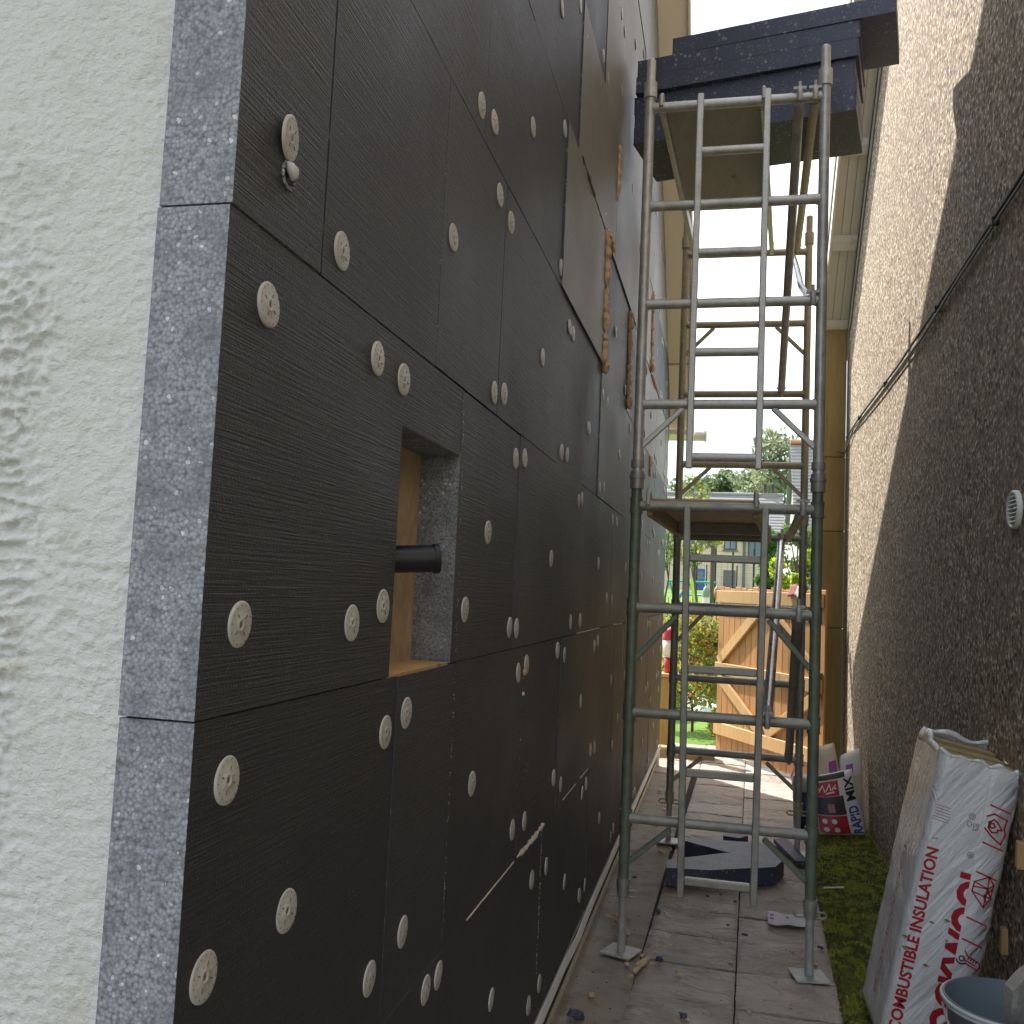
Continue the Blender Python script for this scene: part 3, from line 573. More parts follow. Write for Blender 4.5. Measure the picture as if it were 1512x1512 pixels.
# ------------------------------------------------------------------ right house: pebbledash gable
RX, RY1, REAVE, RS, RRID = 1.08, 9.15, 4.25, .95, 3.6
def zr_(y): return REAVE+RS*min(RY1-y, y-(2*RRID-RY1))
rh = thing('pebbledash_house', 'neighbouring house with brown pebbledash gable wall and cream timber verge', 'house', (RX, RRID, 0))
mb = MB(); yb = 2*RRID-RY1
mb.prism([(RX, yb, -.1), (RX, RY1, -.1), (RX, RY1, zr_(RY1)), (RX, RRID, zr_(RRID)), (RX, yb, zr_(yb))], (8, 0, 0)); mb.build('wall', 'pebbledash', rh, bevel=.02, seg=2)
mb = MB(); pts = []
for i in range(61):
    t = i/60
    if t < .5: y, z = RY1-.012+.008*nzv(0, 0, t, 30), t/.5*zr_(RY1)
    else: y = RY1+(RRID-RY1)*(t-.5)/.5; z = zr_(y)-.012
    pts.append((y, z))
vs = []
for i, (y, z) in enumerate(pts):
    wv = .05+.012*nzv(i*.31, 2, 0) if i < 31 else .16+.02*nzv(i*.5, 4, 0)
    vs += [(RX-.012, y, z), (RX-.012, y-(wv if i < 31 else 0), z-(wv if i >= 31 else 0)), (RX+.01, y, z), (RX+.01, y-(wv if i < 31 else 0), z-(wv if i >= 31 else 0))]
fs = []
for i in range(60): a = i*4; fs += [(a, a+1, a+5, a+4), (a+1, a+3, a+7, a+5), (a, a+4, a+6, a+2)]
mb.add(vs, fs, 0, False); mb.build('mortar_margin', 'mortar', rh)
mb = MB(); ye = RY1+.35
mb.hexa(strip(ye, zr_(ye)+.14, RRID, zr_(RRID)+.14, .82, 9.6, .12)); mb.hexa(strip(RRID, zr_(RRID)+.14, yb-.35, zr_(yb-.35)+.14, .82, 9.6, .12)); mb.build('roof', 'slate', rh)
for k in range(3):                                                 # verge soffit: tongued boards and cross pieces
    xa = .855+k*.074; mb = MB()
    mb.hexa(strip(ye-.02, zr_(ye-.02)+.10, RRID, zr_(RRID)+.10, xa, xa+.071, .02)); mb.build('soffit_board', 'cream_timber', rh, bevel=.004)
for k in range(10):
    y = 9.20-.62*k; mb = MB(); mb.hexa(strip(y, zr_(y)+.035, y-.07, zr_(y-.07)+.035, .856, RX-.014, .06)); mb.build('cross_piece', 'cream_timber', rh, bevel=.004)
mb = MB(); mb.hexa(strip(ye, zr_(ye)+.0, RRID, zr_(RRID)+.0, .830, .853, .22)); mb.build('barge_board', 'cream_timber', rh, bevel=.004)
# vent grille
v = MB(); n = 24; R0, R1 = .062, .075
ring = [(R0, .0), (R0, .012), (R0+.006, .016), (R1, .010), (R1, -.004)]
v.lathe(ring, (0, 0, 0), n); v.lathe([(R0, -.002), (.0001, -.002)], (0, 0, 0), n, 1); me = v.mesh('vent_grille', ['white_pvc', 'dark_bracket']); me.transform(Matrix.Rotation(rad(-90), 4, 'Y'))
vo = link('vent_grille', me, rh, (RX-.004, 3.90, 2.07))
for k in range(7):
    z = -.048+k*.016; hw = math.sqrt(R0**2-z*z); mb = MB(); mb.bar((RX-.012, 3.90-hw, 2.07+z), (RX-.012, 3.90+hw, 2.07+z), .012, .003, (.5, 0, 1)); mb.build('louvre', 'white_pvc', vo)
# twin cables clipped to the wall
def wire(pts, r, name, parent, mat='cable_black'):
    P = []
    for a, b in zip(pts[:-1], pts[1:]):
        a, b = Vector(a), Vector(b); k = max(2, int((b-a).length/.12))
        P += [a.lerp(b, t/k)+Vector((0, 0, .006*nzv(t*.9, a.y, 0, 1.1))) for t in range(k)]
    P.append(Vector(pts[-1])); mb = MB(); mb.path(P, r, 6); return mb.build(name, mat, parent)
wire([(RX-.018, 2.6, 3.385), (RX-.018, 3.81, 3.338), (RX-.018, 4.72, 3.294), (RX-.018, 6.40, 3.246), (RX-.018, 8.3, 3.245), (RX-.018, 9.05, 3.22)], .0075, 'cable', rh)
wire([(RX-.020, 2.6, 3.36), (RX-.018, 3.81, 3.312), (RX-.02, 4.72, 3.272), (RX-.018, 5.6, 3.222), (RX-.02, 7.2, 3.205), (RX-.018, 8.6, 3.215), (RX-.018, 9.05, 3.10), (RX-.02, 9.14, 3.09), (RX-.1, 9.17, 3.11), (RX-.26, 9.17, 3.10)], .0065, 'cable', rh, 'grey_paint')
for y, z in ((4.15, 3.31), (5.25, 3.27), (6.9, 3.235), (8.2, 3.24)):
    mb = MB(); mb.box((RX-.03, y-.012, z-.02), (RX+.002, y+.012, z+.02)); mb.build('cable_clip', 'cable_black', rh, bevel=.004)
for y, z, tl in ((3.80, .80, .10), (4.00, .43, .09)):
    mb = MB(); mb.hexa([(RX-.026, y, z-.048), (RX+.005, y, z-.048), (RX+.005, y+.03, z-.045), (RX-.026, y+.03, z-.045), (RX-.022, y+.004, z+.046), (RX+.005, y+.004, z+.046), (RX+.005, y+.033, z+.05), (RX-.022, y+.033, z+.05)]); mb.build('wooden_plug', 'pale_batten', rh, bevel=.003)
# stained timber post at the far corner
post = thing('timber_post', 'tall brown stained timber post in stacked lengths at the pebbledash house corner', 'post', (.96, 9.27, 0))
for k, (za, zb_) in enumerate(((-.05, 1.45), (1.453, 2.35), (2.353, 3.05), (3.053, 4.50))):
    mb = MB(); mb.box((.845-.002*k, 9.16, za), (1.075-.002*k, 9.38, zb_)); mb.build('timber_length', 'stained_post', post, bevel=.008)

# ------------------------------------------------------------------ scaffold tower
FL, FR, RL, RR = Vector((-.432, 4.56, 0)), Vector((.412, 4.56, 0)), Vector((-.335, 6.66, 0)), Vector((.512, 6.66, 0))
Zv = Vector((0, 0, 1)); TZ = [.625, 1.121, 1.62, 2.112, 2.613, 3.115, 3.616, 4.13]
tw = thing('scaffold_tower', 'narrow aluminium access scaffold tower with built-in ladder standing in the passage', 'scaffold', (0, 5.6, 0))
def P3(b, z): return Vector((b.x, b.y, z))
for base, rear in ((FL, 0), (FR, 0), (RL, 1), (RR, 1)):
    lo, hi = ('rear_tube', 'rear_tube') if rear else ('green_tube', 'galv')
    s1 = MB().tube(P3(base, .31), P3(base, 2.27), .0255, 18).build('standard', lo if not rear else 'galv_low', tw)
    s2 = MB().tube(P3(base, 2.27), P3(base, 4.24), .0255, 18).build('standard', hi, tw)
    mb = MB(); mb.tube(P3(base, 4.18), P3(base, 4.262), .0335, 18); mb.tube(P3(base, 4.262), P3(base, 4.38), .0235, 18); mb.lathe([(.0235, 0), (.015, .008), (.0001, .011)], P3(base, 4.38), 18)
    mb.build('spigot', hi, s2)
    mb = MB()
    for za, zb_, r in ((2.195, 2.28, .0335), (2.245, 2.262, .038), (2.30, 2.335, .032)): mb.tube(P3(base, za), P3(base, zb_), r, 18)
    mb.build('joint_collar', lo if rear else 'galv_low', s1)
    for z in TZ[:4]:
        mb = MB(); mb.tube(P3(base, z-.036), P3(base, z+.036), .0295, 18); mb.tube(P3(base, z-.038), P3(base, z-.03), .0315, 18); mb.tube(P3(base, z+.03), P3(base, z+.038), .0315, 18); mb.build('sleeve', lo if not rear else 'galv_low', s1)
    # adjustable jack
    j = MB().tube(P3(base, .008), P3(base, .40), .0185, 16).build('jack_screw', 'steel_plate', tw)
    mb = MB()
    for k in range(26): mb.tube(P3(base, .015+k*.0098), P3(base, .0185+k*.0098), .0203, 12)
    mb.build('thread', 'steel_plate', j)
    pl = [(-.075, -.075), (.075, -.075), (.075, .075), (-.075, .075)]; an = rad(12 if base in (FR,) else -20 if base is FL else 6)
    pts = [Vector((base.x+x*math.cos(an)-y*math.sin(an), base.y+x*math.sin(an)+y*math.cos(an), .006)) for x, y in pl]
    mb = MB(); mb.prism(pts, (0, 0, .007)); mb.build('base_plate', 'steel_plate', j, bevel=.002)
    mb = MB(); mb.tube(P3(base, .262), P3(base, .31), .029, 18); mb.tube(P3(base, .31), P3(base, .345), .032, 18)
    for s in (-1, 1):                                               # looped wing handles
        a = rad(8+s*2); dx = Vector((math.cos(a), math.sin(a)*.6, 0))*s; q = P3(base, .275); pz = Vector((0, 0, .013))
        mb.path([q+dx*.026-pz, q+dx*.062-pz, q+dx*.074, q+dx*.062+pz, q+dx*.026+pz], .0055, 8)
    mb.build('jack_nut', 'galv_low' if not rear else 'rear_tube', j)
def frame(A, B, rear):
    for i, z in enumerate(TZ):
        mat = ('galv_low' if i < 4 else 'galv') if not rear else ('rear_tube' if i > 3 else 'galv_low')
        mb = MB(); mb.tube(P3(A.lerp(B, .018), z), P3(A.lerp(B, .982), z), .0243, 16)
        for t in (.03, .97): mb.tube(P3(A.lerp(B, t-.006), z), P3(A.lerp(B, t+.006), z), .0275, 16)
        mb.build('transom', mat, tw)
    for z0, z1 in ((.42, .585), (1.37, 1.585), (2.405, 2.59)) + (((3.40, 3.59),) if rear else ()):
        for a, b in ((.02, .25), (.98, .75)):
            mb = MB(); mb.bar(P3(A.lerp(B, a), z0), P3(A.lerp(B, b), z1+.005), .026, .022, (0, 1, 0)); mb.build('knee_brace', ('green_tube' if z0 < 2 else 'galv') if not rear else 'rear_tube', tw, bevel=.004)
frame(FL, FR, False); frame(RL, RR, True)
# ladder set into the front frame
yl = 4.532
for za, zb_, xl0, xl1, xr0, xr1, rz, mat in ((2.295, 4.17, -.185, -.18, .138, .141, (2.35, 2.863, 3.36, 3.874), 'galv'), (.295, 2.115, -.165, -.186, .162, .176, (.371, .863, 1.342, 1.866), 'galv_low')):
    for a, b in ((xl0, xl1), (xr0, xr1)):
        mb = MB(); mb.bar((a, yl, za), (b, yl, zb_), .032, .032, (0, 1, 0)); mb.build('ladder_stile', mat, tw, bevel=.005, seg=2)
    for z in rz:
        t = (z-za)/(zb_-za); a, b = xl0+(xl1-xl0)*t+.014, xr0+(xr1-xr0)*t-.014
        mb = MB()
        if mat == 'galv': mb.tube((a, yl, z), (b, yl, z), .0215, 16)
        else: mb.bar((a, yl, z), (b, yl, z), .036, .036, (0, 0, 1))
        mb.build('ladder_rung', mat, tw, bevel=0 if mat == 'galv' else .006)
# braces between front and rear frames, with hook clamps
def clamp(mb, p):
    mb.path([p+Vector((0, -.03, -.028)), p+Vector((0, -.036, 0)), p+Vector((0, -.028, .032)), p+Vector((0, .02, .036))], .013, 8)
    mb.bar(p+Vector((-.03, -.02, .038)), p+Vector((.03, -.02, .038)), .016, .014); mb.tube(p+Vector((0, -.02, .03)), p+Vector((0, -.02, .072)), .008, 8)
for a, b, r, mat, bend in ((( .292, 4.56, 4.13), (.345, 6.66, 3.115), .0245, 'galv', 0), ((.365, 4.56, 4.13), (.43, 6.66, 4.13), .0235, 'rear_tube', 0), ((.372, 4.56, 3.115), (.40, 6.66, 4.12), .018, 'bright_tube', 1),
                       ((.205, 4.56, 1.121), (.37, 6.66, 2.10), .0245, 'bright_tube', 0), ((.345, 4.56, 2.112), (.42, 6.66, 2.112), .024, 'rear_tube', 0), ((.335, 4.56, 1.62), (.445, 6.66, .625), .026, 'galv_low', 0)):
    a, b = Vector(a), Vector(b); mb = MB(); d = (b-a).normalized()
    if bend: mb.path([a+d*.04, a+d*.3+Vector((0, 0, -.03)), a+d*1.0+Vector((-.004, 0, -.06)), a+d*1.7+Vector((0, 0, -.02)), b-d*.04], r, 12)
    else: mb.tube(a+d*.045, b-d*.045, r, 14)
    o = mb.build('brace', mat, tw); mb = MB(); clamp(mb, a); mb.tube(a+d*.03, a+d*.10, r*1.12, 14); mb.build('clamp', 'steel_plate', o)
    mb = MB(); clamp(mb, b); mb.build('clamp', 'steel_plate', o)
# two working platforms hooked on the frames
def platform(name, label, z, x0, x1, x2, x3, mats, ydeck, beamh):
    t = thing(name, label, 'platform', ((x0+x3)/2, 5.6, z), 'working platforms of the scaffold tower')
    def xl(y): return x0+(x2-x0)*(y-4.56)/2.1
    def xr(y): return x1+(x3-x1)*(y-4.56)/2.1
    ya, yb = 4.60, 6.62
    mb = MB(); mb.hexa([(xl(ya)+.03, ya, z-.012), (xr(ya)-.03, ya, z-.012), (xr(ydeck)-.03, ydeck, z-.012), (xl(ydeck)+.03, ydeck, z-.012), (xl(ya)+.03, ya, z+.003), (xr(ya)-.03, ya, z+.003), (xr(ydeck)-.03, ydeck, z+.003), (xl(ydeck)+.03, ydeck, z+.003)]); mb.build('deck', mats[0], t)
    for f in (xl, xr):
        s = 1 if f is xl else -1; mb = MB()
        mb.hexa([(f(ya), ya, z-beamh), (f(ya)+s*.028, ya, z-beamh), (f(yb)+s*.028, yb, z-beamh), (f(yb), yb, z-beamh), (f(ya), ya, z+.008), (f(ya)+s*.028, ya, z+.008), (f(yb)+s*.028, yb, z+.008), (f(yb), yb, z+.008)]); mb.build('side_beam', mats[1], t, bevel=.003)
        for y, sy_ in ((4.56, -1), (6.66, 1)):
            mb = MB(); xh = f(y)+s*.012
            mb.path([(xh, y-sy_*.06, z-.03), (xh, y-sy_*.045, z+.035), (xh, y, z+.042), (xh, y+sy_*.038, z+.018), (xh, y+sy_*.038, z-.035)], .011, 8); mb.build('hook', 'steel_plate', t)
    for y in (5.0, 5.5, 5.9, 6.3, 6.58):
        if beamh < .06 or y in (5.0, 5.5): continue
        mb = MB(); mb.box((xl(y)+.03, y-.02, z-beamh*.9), (xr(y)-.03, y+.02, z-.0135)); mb.build('cross_beam', mats[2], t)
    return t
platform('scaffold_platform', 'scaffold platform with dark plywood deck carrying the stacked boards', 4.155, -.385, .135, -.285, .275, ('deck_ply_dark', 'galv', 'deck_ply_dark'), 5.90, .055)
platform('scaffold_platform', 'empty scaffold platform with pale plywood deck halfway up the tower', 2.15, -.385, .145, -.285, .30, ('deck_ply', 'deck_ply', 'deck_ply_dark'), 6.60, .085)
# boards stacked on the upper platform
def board_thing(name, corners, z, th, label, group, mats, bev=.004):
    c = sum((Vector((*p, 0)) for p in corners), Vector())/len(corners); c.z = z
    mb = MB(); pts = [Vector((x, y, z)) for x, y in corners]; n = len(pts)
    sub = []
    for i in range(n):
        a, b = pts[i], pts[(i+1) % n]; k = max(1, int((b-a).length/.05))
        sub += [a.lerp(b, t/k)+(Vector((.002*nzv(t*.7, i, z, 3), .002*nzv(i, t*.6, z, 3), 0)) if t else Vector()) for t in range(k)]
    mb.prism(sub, (0, 0, th), 0, 1); o = mb.build(name, mats, None, org=c)
    if bev: b = o.modifiers.new('bevel', 'BEVEL'); b.width = bev; b.segments = 2; b.limit_method = 'ANGLE'; b.angle_limit = rad(50)
    return tag(o, label, 'insulation board', group)
def rect(cx, cy, w, d, a):
    ca, sa = math.cos(a), math.sin(a); return [(cx+x*ca-y*sa, cy+x*sa+y*ca) for x, y in ((-w/2, -d/2), (w/2, -d/2), (w/2, d/2), (-w/2, d/2))]
th = .0945; z = 4.166; names = ['lowest', 'second', 'third', 'fourth', 'fifth', 'topmost']
for i, (dx, dy, da) in enumerate(((0, 0, 0), (.002, .002, .05), (-.004, .020, -.4), (.004, -.012, .5), (.010, -.012, .45), (.19, -.050, -.2))):
    lab = {0: 'lowest black flecked insulation board of the stack on the upper scaffold platform', 1: 'second black insulation board from the bottom of the scaffold stack', 2: 'third black insulation board from the bottom of the scaffold stack', 3: 'fourth black insulation board from the bottom of the scaffold stack', 4: 'black insulation board just under the topmost one of the scaffold stack', 5: 'topmost black insulation board of the scaffold stack, slid towards the pebbledash wall'}[i]
    w = 1.165 if i < 5 else 1.14
    board_thing('insulation_board', rect(.058+dx, 5.135+dy, w, .50, rad(-11+da)), z, th-.002, lab, 'insulation boards stacked on the scaffold', ['eps_edge', 'eps_edge'], .009)
    z += th
# ------------------------------------------------------------------ off-cuts, paper and crumbs on the path
board_thing('insulation_offcut', [(-.29, 5.665), (-.05, 5.71), (.335, 5.93), (.395, 6.12), (.33, 6.47), (-.09, 6.42), (-.20, 6.40), (-.225, 6.33), (.03, 6.165), (.075, 6.15), (.02, 6.11), (-.30, 5.83)], .006, .1, 'grey insulation off-cut with a wedge cut out lying flat under the scaffold', None, ['eps_face', 'eps_edge'], .003)
board_thing('insulation_offcut', [(.03, 6.72), (.14, 6.70), (.20, 6.80), (.05, 6.86)], .006, .06, 'small black insulation block lying behind the wedge-cut off-cut', None, ['eps_edge', 'eps_edge'], .003)
board_thing('insulation_offcut', [(.37, 6.85), (.48, 6.33), (.56, 6.36), (.46, 6.9)], .020, .03, 'thin black insulation strip lying beside the far scaffold foot', None, ['eps_edge', 'eps_edge'], .002)
mb = MB(); pp = [(.262, 5.26), (.30, 5.175), (.345, 5.19), (.39, 5.18), (.44, 5.235), (.475, 5.40), (.37, 5.37)]; nn = 9; vs = []
for i in range(nn+1):
    for j in range(nn+1):
        s, t = i/nn, j/nn; x = .262+(.21)*s; y = 5.19+.19*t+.03*s-.02*math.sin(3*s); vs.append((x, y, .016+.008*nzv(s, t, 3, 3)+.006*max(0, abs(s-.5)-.35)))
fs = [(i*(nn+1)+j, i*(nn+1)+j+1, (i+1)*(nn+1)+j+1, (i+1)*(nn+1)+j) for i in range(nn) for j in range(nn)]
mb.add(vs, fs, 0, True); po = mb.build('paper_sheet', 'paper'); md = po.modifiers.new('thick', 'SOLIDIFY'); md.thickness = .0012
tag(po, 'crumpled white paper sheet lying on the slabs by a scaffold foot', 'paper')
mb = MB()
for s, t, w in ((.05, .2, .02), (.07, .5, .018), (.45, .45, .015)):
    x, y = .262+.21*s, 5.19+.19*t+.03*s-.02*math.sin(3*s); mb.box((x, y, .0265), (x+w, y+.02, .0272))
mb.build('print_mark', 'paper_ink', po)
crumb_spots = [(-.50, 4.05, .014), (-.47, 4.75, .02), (-.44, 5.02, .012), (-.51, 5.05, .016), (-.39, 4.42, .014), (-.55, 5.6, .018), (-.49, 5.55, .012), (-.53, 6.35, .013), (-.45, 7.05, .022), (-.42, 7.6, .015), (-.30, 7.15, .018), (-.31, 6.45, .016), (-.5, 8.3, .02), (-.36, 6.35, .02), (-.28, 4.62, .010), (-.15, 4.38, .011), (-.17, 4.43, .008), (.14, 4.10, .010), (.02, 4.9, .009), (.26, 4.45, .008), (.31, 4.2, .009), (-.10, 3.95, .008), (.45, 4.72, .012), (-.27, 5.2, .009), (-.33, 4.55, .013), (-.36, 4.3, .010), (.07, 4.62, .012), (.36, 4.86, .009)]
def crumb(x, y, r, mat, label, group, name='foam_crumb'):
    bm = bmesh.new(); bmesh.ops.create_icosphere(bm, subdivisions=3, radius=r*.8); s = random.random()*40
    for v_ in bm.verts: v_.co *= 1+.75*nzv(v_.co.x/r+s, v_.co.y/r, v_.co.z/r, 1.4)+.3*nzv(v_.co.x/r+s, v_.co.y/r, v_.co.z/r, 4); v_.co.z *= .6; v_.co.x *= 1.35
    mz = min(v_.co.z for v_ in bm.verts); me = bpy.data.meshes.new(name); bm.to_mesh(me); bm.free(); me.materials.append(M[mat]); me.polygons.foreach_set('use_smooth', [True]*len(me.polygons))
    o = link(name, me, None, (x, y, -mz+.0), (0, 0, random.random()*6)); return tag(o, label, 'debris', group)
for i, (x, y, r) in enumerate(crumb_spots): crumb(x, y, r, 'foam_old' if i % 3 else 'foam', 'small pale crumb of expanding foam littering the passage floor', 'foam crumbs on the passage floor')
for x, y, r in ((-.25, 4.52, .02), (-.30, 5.20, .018), (.14, 5.0, .013), (.44, 4.6, .012), (-.05, 5.55, .01), (.10, 5.52, .01), (.02, 5.62, .009), (-.12, 3.98, .016), (-.53, 3.82, .03), (-.48, 5.75, .012), (.50, 4.95, .013), (.06, 5.12, .009)):
    crumb(x, y, r, 'eps_edge', 'small black crumb of insulation littering the passage floor', 'black crumbs on the passage floor', 'insulation_crumb')
vs = []; fs = []; mi = []; O = [(1, 0, 0), (-1, 0, 0), (0, 1, 0), (0, -1, 0), (0, 0, 1), (0, 0, -1)]; FS = [(0, 2, 4), (2, 1, 4), (1, 3, 4), (3, 0, 4), (2, 0, 5), (1, 2, 5), (3, 1, 5), (0, 3, 5)]
for q in range(1700):
    y = 3.3+5.5*rng.random()**1.3; w_ = rng.random(); x = -.60+.28*rng.random()**.7 if w_ < .55 else -.34+.85*rng.random() if w_ < .85 else xe(y)+rng.normal()*.025
    if nzv(x, y, 3, 5) < -.05 and w_ < .8: continue
    k = .0012+.0035*rng.random()**3; b = len(vs); vs += [(x+o_[0]*k*rng.uniform(.6, 1.5), y+o_[1]*k*rng.uniform(.6, 1.5), .004+o_[2]*k*.8+.003) for o_ in O]; fs += [tuple(b+i for i in f) for f in FS]; mi += [int(rng.choice(3, p=[.5, .3, .2]))]*8
me = bpy.data.meshes.new('grit'); me.from_pydata(vs, [], fs)
for m_ in ('eps_edge', 'foam_old', 'mortar'): me.materials.append(M[m_])
me.polygons.foreach_set('material_index', mi); tag(link('grit', me), 'scattered black and pale grit strewn over the passage floor', 'grit', kind='stuff')
o = foam([(-.57, 5.02, .012), (-.50, 4.96, .016), (-.44, 4.86, .014), (-.42, 4.78, .010)], .008, 'foam_string', 'foam_old', par=None); tag(o, 'long twisted string of hardened foam lying by the wall base', 'debris')
o = foam([(-.35, 4.34, .01), (-.32, 4.42, .014), (-.30, 4.50, .014), (-.345, 4.40, .02)], .008, 'foam_string', 'foam_old', par=None); tag(o, 'short foam curl lying beside the scaffold foot nearest the insulated wall', 'debris')
o = MB().path([(.60, 5.86, .035), (.72, 5.90, .04)], .005, 8).build('plastic_fixing', 'white_pvc'); tag(o, 'pale plastic wall plug lying on the moss', 'wall plug')

# ------------------------------------------------------------------ text helper
def text_mesh(txt, size, bold=.012):
    c = bpy.data.curves.new('t', 'FONT'); c.body = txt; c.size = size; c.offset = bold*size; c.resolution_u = 3; c.fill_mode = 'FRONT'
    o = bpy.data.objects.new('t', c); COL.objects.link(o); bpy.context.view_layer.update()
    me = bpy.data.meshes.new_from_object(o.evaluated_get(bpy.context.evaluated_depsgraph_get())); bpy.data.objects.remove(o)
    return me
def put_text(me, fn, mat, name, parent):
    for v_ in me.vertices: v_.co = fn(v_.co.x, v_.co.y) - W[parent]
    me.materials.clear(); me.materials.append(M[mat]); return link(name, me, parent, W[parent])
def width(me): return max(v_.co.x for v_ in me.vertices)

# ------------------------------------------------------------------ wrapped mineral wool pack leaning on the right wall
tl = rad(11.0); pu = Vector((math.cos(tl), 0, -math.sin(tl))); pv = Vector((math.sin(tl), 0, math.cos(tl))); pn = Vector((0, 1, 0)); p0 = Vector((.600, 3.86, .064)); PW, PL, PD = .292, 1.09, .46
def PK(u, v, n=0.0): return p0+pu*u+pv*v+pn*n
pk = thing('insulation_pack', 'white film-wrapped mineral wool pack with red lettering leaning on the pebbledash wall', 'insulation pack', tuple(PK(PW/2, 0, PD/2)))
mb = MB(); nv, perim = 60, []
def ringp(v):
    out = []; c = .022
    def bul(a, n_): return .006*math.sin(math.pi*a)
    segs = [((c, 0), (PW-c, 0)), ((PW, c), (PW, PD-c)), ((PW-c, PD), (c, PD)), ((0, PD-c), (0, c))]; nsub = (16, 12, 8, 20)
    for (a, b), k in zip(segs, nsub):
        for i in range(k+1): t = i/k; out.append((a[0]+(b[0]-a[0])*t, a[1]+(b[1]-a[1])*t))
    return out
base = ringp(0); nr = len(base); vs = []
for i in range(nv+1):
    v_ = PL*i/nv
    for j, (u, n_) in enumerate(base):
        wob = 0 if n_ < .001 and u > .02 else .006*nzv(u*3, n_*3, v_*5+j*.02, 2.2)
        uu = u+(wob if u < .01 or u > PW-.01 else 0); nn_ = n_+(wob if n_ > PD-.01 else 0)
        top = .012*nzv(j*.35, 1, 2)*(max(0, (v_-PL+.06)/.06)); vs.append(PK(uu, v_+top, nn_))
fs = []; mids = []
for i in range(nv):
    for j in range(nr):
        k = (j+1) % nr; fs.append((i*nr+j, i*nr+k, (i+1)*nr+k, (i+1)*nr+j)); mids.append(1 if base[j][0] < .012 and base[j][1] > .004 else 0)
for f, mi_ in zip(fs, mids): mb.add([vs[q] for q in f], [(0, 1, 2, 3)], mi_, True)
mb.add(vs[:nr], [tuple(range(nr))]); o = mb.build('wrapping', ['film', 'film_shiny'], pk)
bm = bmesh.new(); bm.from_mesh(o.data); bmesh.ops.remove_doubles(bm, verts=bm.verts, dist=1e-5); bmesh.ops.recalc_face_normals(bm, faces=bm.faces); bm.to_mesh(o.data); bm.free()
# torn top: irregular lip that bends inwards, wool slabs a little below
mb = MB(); vs = []; K = nr
for r_ in range(5):
    for j, (u, n_) in enumerate(base):
        cu, cn = PW/2, PD/2; f = [0, .02, .05, .09, .12][r_]; bk_ = n_/PD; hh = [0, .010, .012, .008, .004][r_]*(1+1.4*nzv(j*.31, 3, 1)) + [0, .02, .045, .05, .035][r_]*bk_*(1+.8*nzv(j*.23, 9, 1))
        top = .012*nzv(j*.35, 1, 2); f += .07*nzv(j*.45, r_*.3, 7)*(r_ > 1)
        vs.append(PK(u+(cu-u)*f, PL+top+hh, n_+(cn-n_)*f))
for r_ in range(4):
    mb.add(vs, [], 0); b = 0
fs = [(r_*K+j, r_*K+(j+1) % K, (r_+1)*K+(j+1) % K, (r_+1)*K+j) for r_ in range(4) for j in range(K)]
mb = MB().add(vs, fs, 0, True); o = mb.build('torn_film', 'film_shiny', pk); md = o.modifiers.new('thick', 'SOLIDIFY'); md.thickness = .0015
for k in range(3):
    mb = MB(); a, b = .016+k*(PD-.032)/3, .016+(k+1)*(PD-.032)/3-.006; q = [PK(.02, .6, a), PK(PW-.02, .6, a), PK(PW-.02, .6, b), PK(.02, .6, b)]; d_ = pv*(PL-.6+(.004, .010, .022)[k])
    mb.prism(q, d_); mb.build('wool_slab', 'wool', pk, bevel=.008, seg=2)
# overlapping film flap on the front and its seam
US = .190
mb = MB(); q = []
for i in range(25):
    v_ = PL*.995*i/24; us = US+.006*(1-v_/PL)*2-.010*v_/PL+.002*nzv(v_*4, 0, 0)
    for u in (us, us+.004, PW-.018): q.append(PK(u, v_, -.0042 if u > us else -.0026))
fs = [(i*3+j, i*3+j+1, i*3+j+4, i*3+j+3) for i in range(24) for j in range(2)]
mb.add(q, fs, 0, True); o = mb.build('film_flap', 'film', pk); md = o.modifiers.new('thick', 'SOLIDIFY'); md.thickness = .0012; md.offset = 1
# lettering
t1 = text_mesh('NON-COMBUSTIBLE INSULATION', .062, .03); w1 = width(t1); k1 = .84/w1
put_text(t1, lambda x, y: PK(.018+.044-y*.92, .745-w1*k1+x*k1, -.0016), 'print_red', 'red_lettering', pk)
t2 = text_mesh('ROCKWOOL', .125, .05); w2 = width(t2); k2 = .70/w2
put_text(t2, lambda x, y: PK(.248-y*1.05, .725-w2*k2+x*k2, -.0012), 'print_red', 'logo_lettering', pk)
t3 = text_mesh('\u00ae', .03, .005); put_text(t3, lambda x, y: PK(.182-y, .745+x, -.0014), 'print_grey', 'registered_mark', pk)
t4 = text_mesh('ROCKWOOL', .06, .012); w4 = width(t4); k4 = .62/w4
put_text(t4, lambda x, y: PK(-.0075, .10+x*k4, .30-(.0)+y*1.0-.12), 'print_faded', 'side_lettering', pk)
def stroke(mb, pts, w, fn, closed=False):
    pts = [Vector((*p, 0)) for p in pts]; k = len(pts)
    for i in range(k if closed else k-1):
        a, b = pts[i], pts[(i+1) % k]; d = (b-a).normalized(); nrm = Vector((-d.y, d.x, 0))*w/2; e = d*w*.35
        mb.add([fn(*(a-e-nrm).xy), fn(*(b+e-nrm).xy), fn(*(b+e+nrm).xy), fn(*(a-e+nrm).xy)], [(0, 1, 2, 3)])
FP = lambda u, v_: PK(u, v_, -.0062)
def icon(name, strokes, w=.006):
    mb = MB()
    for pts, cl in strokes: stroke(mb, pts, w, FP, cl)
    mb.build(name, 'print_red', pk)
cu = .236
for v_ in (.955, .815, .705, .535, .455, .300): icon('printed_rule', [([(US+.012, v_), (PW-.02, v_-.012)], False)])
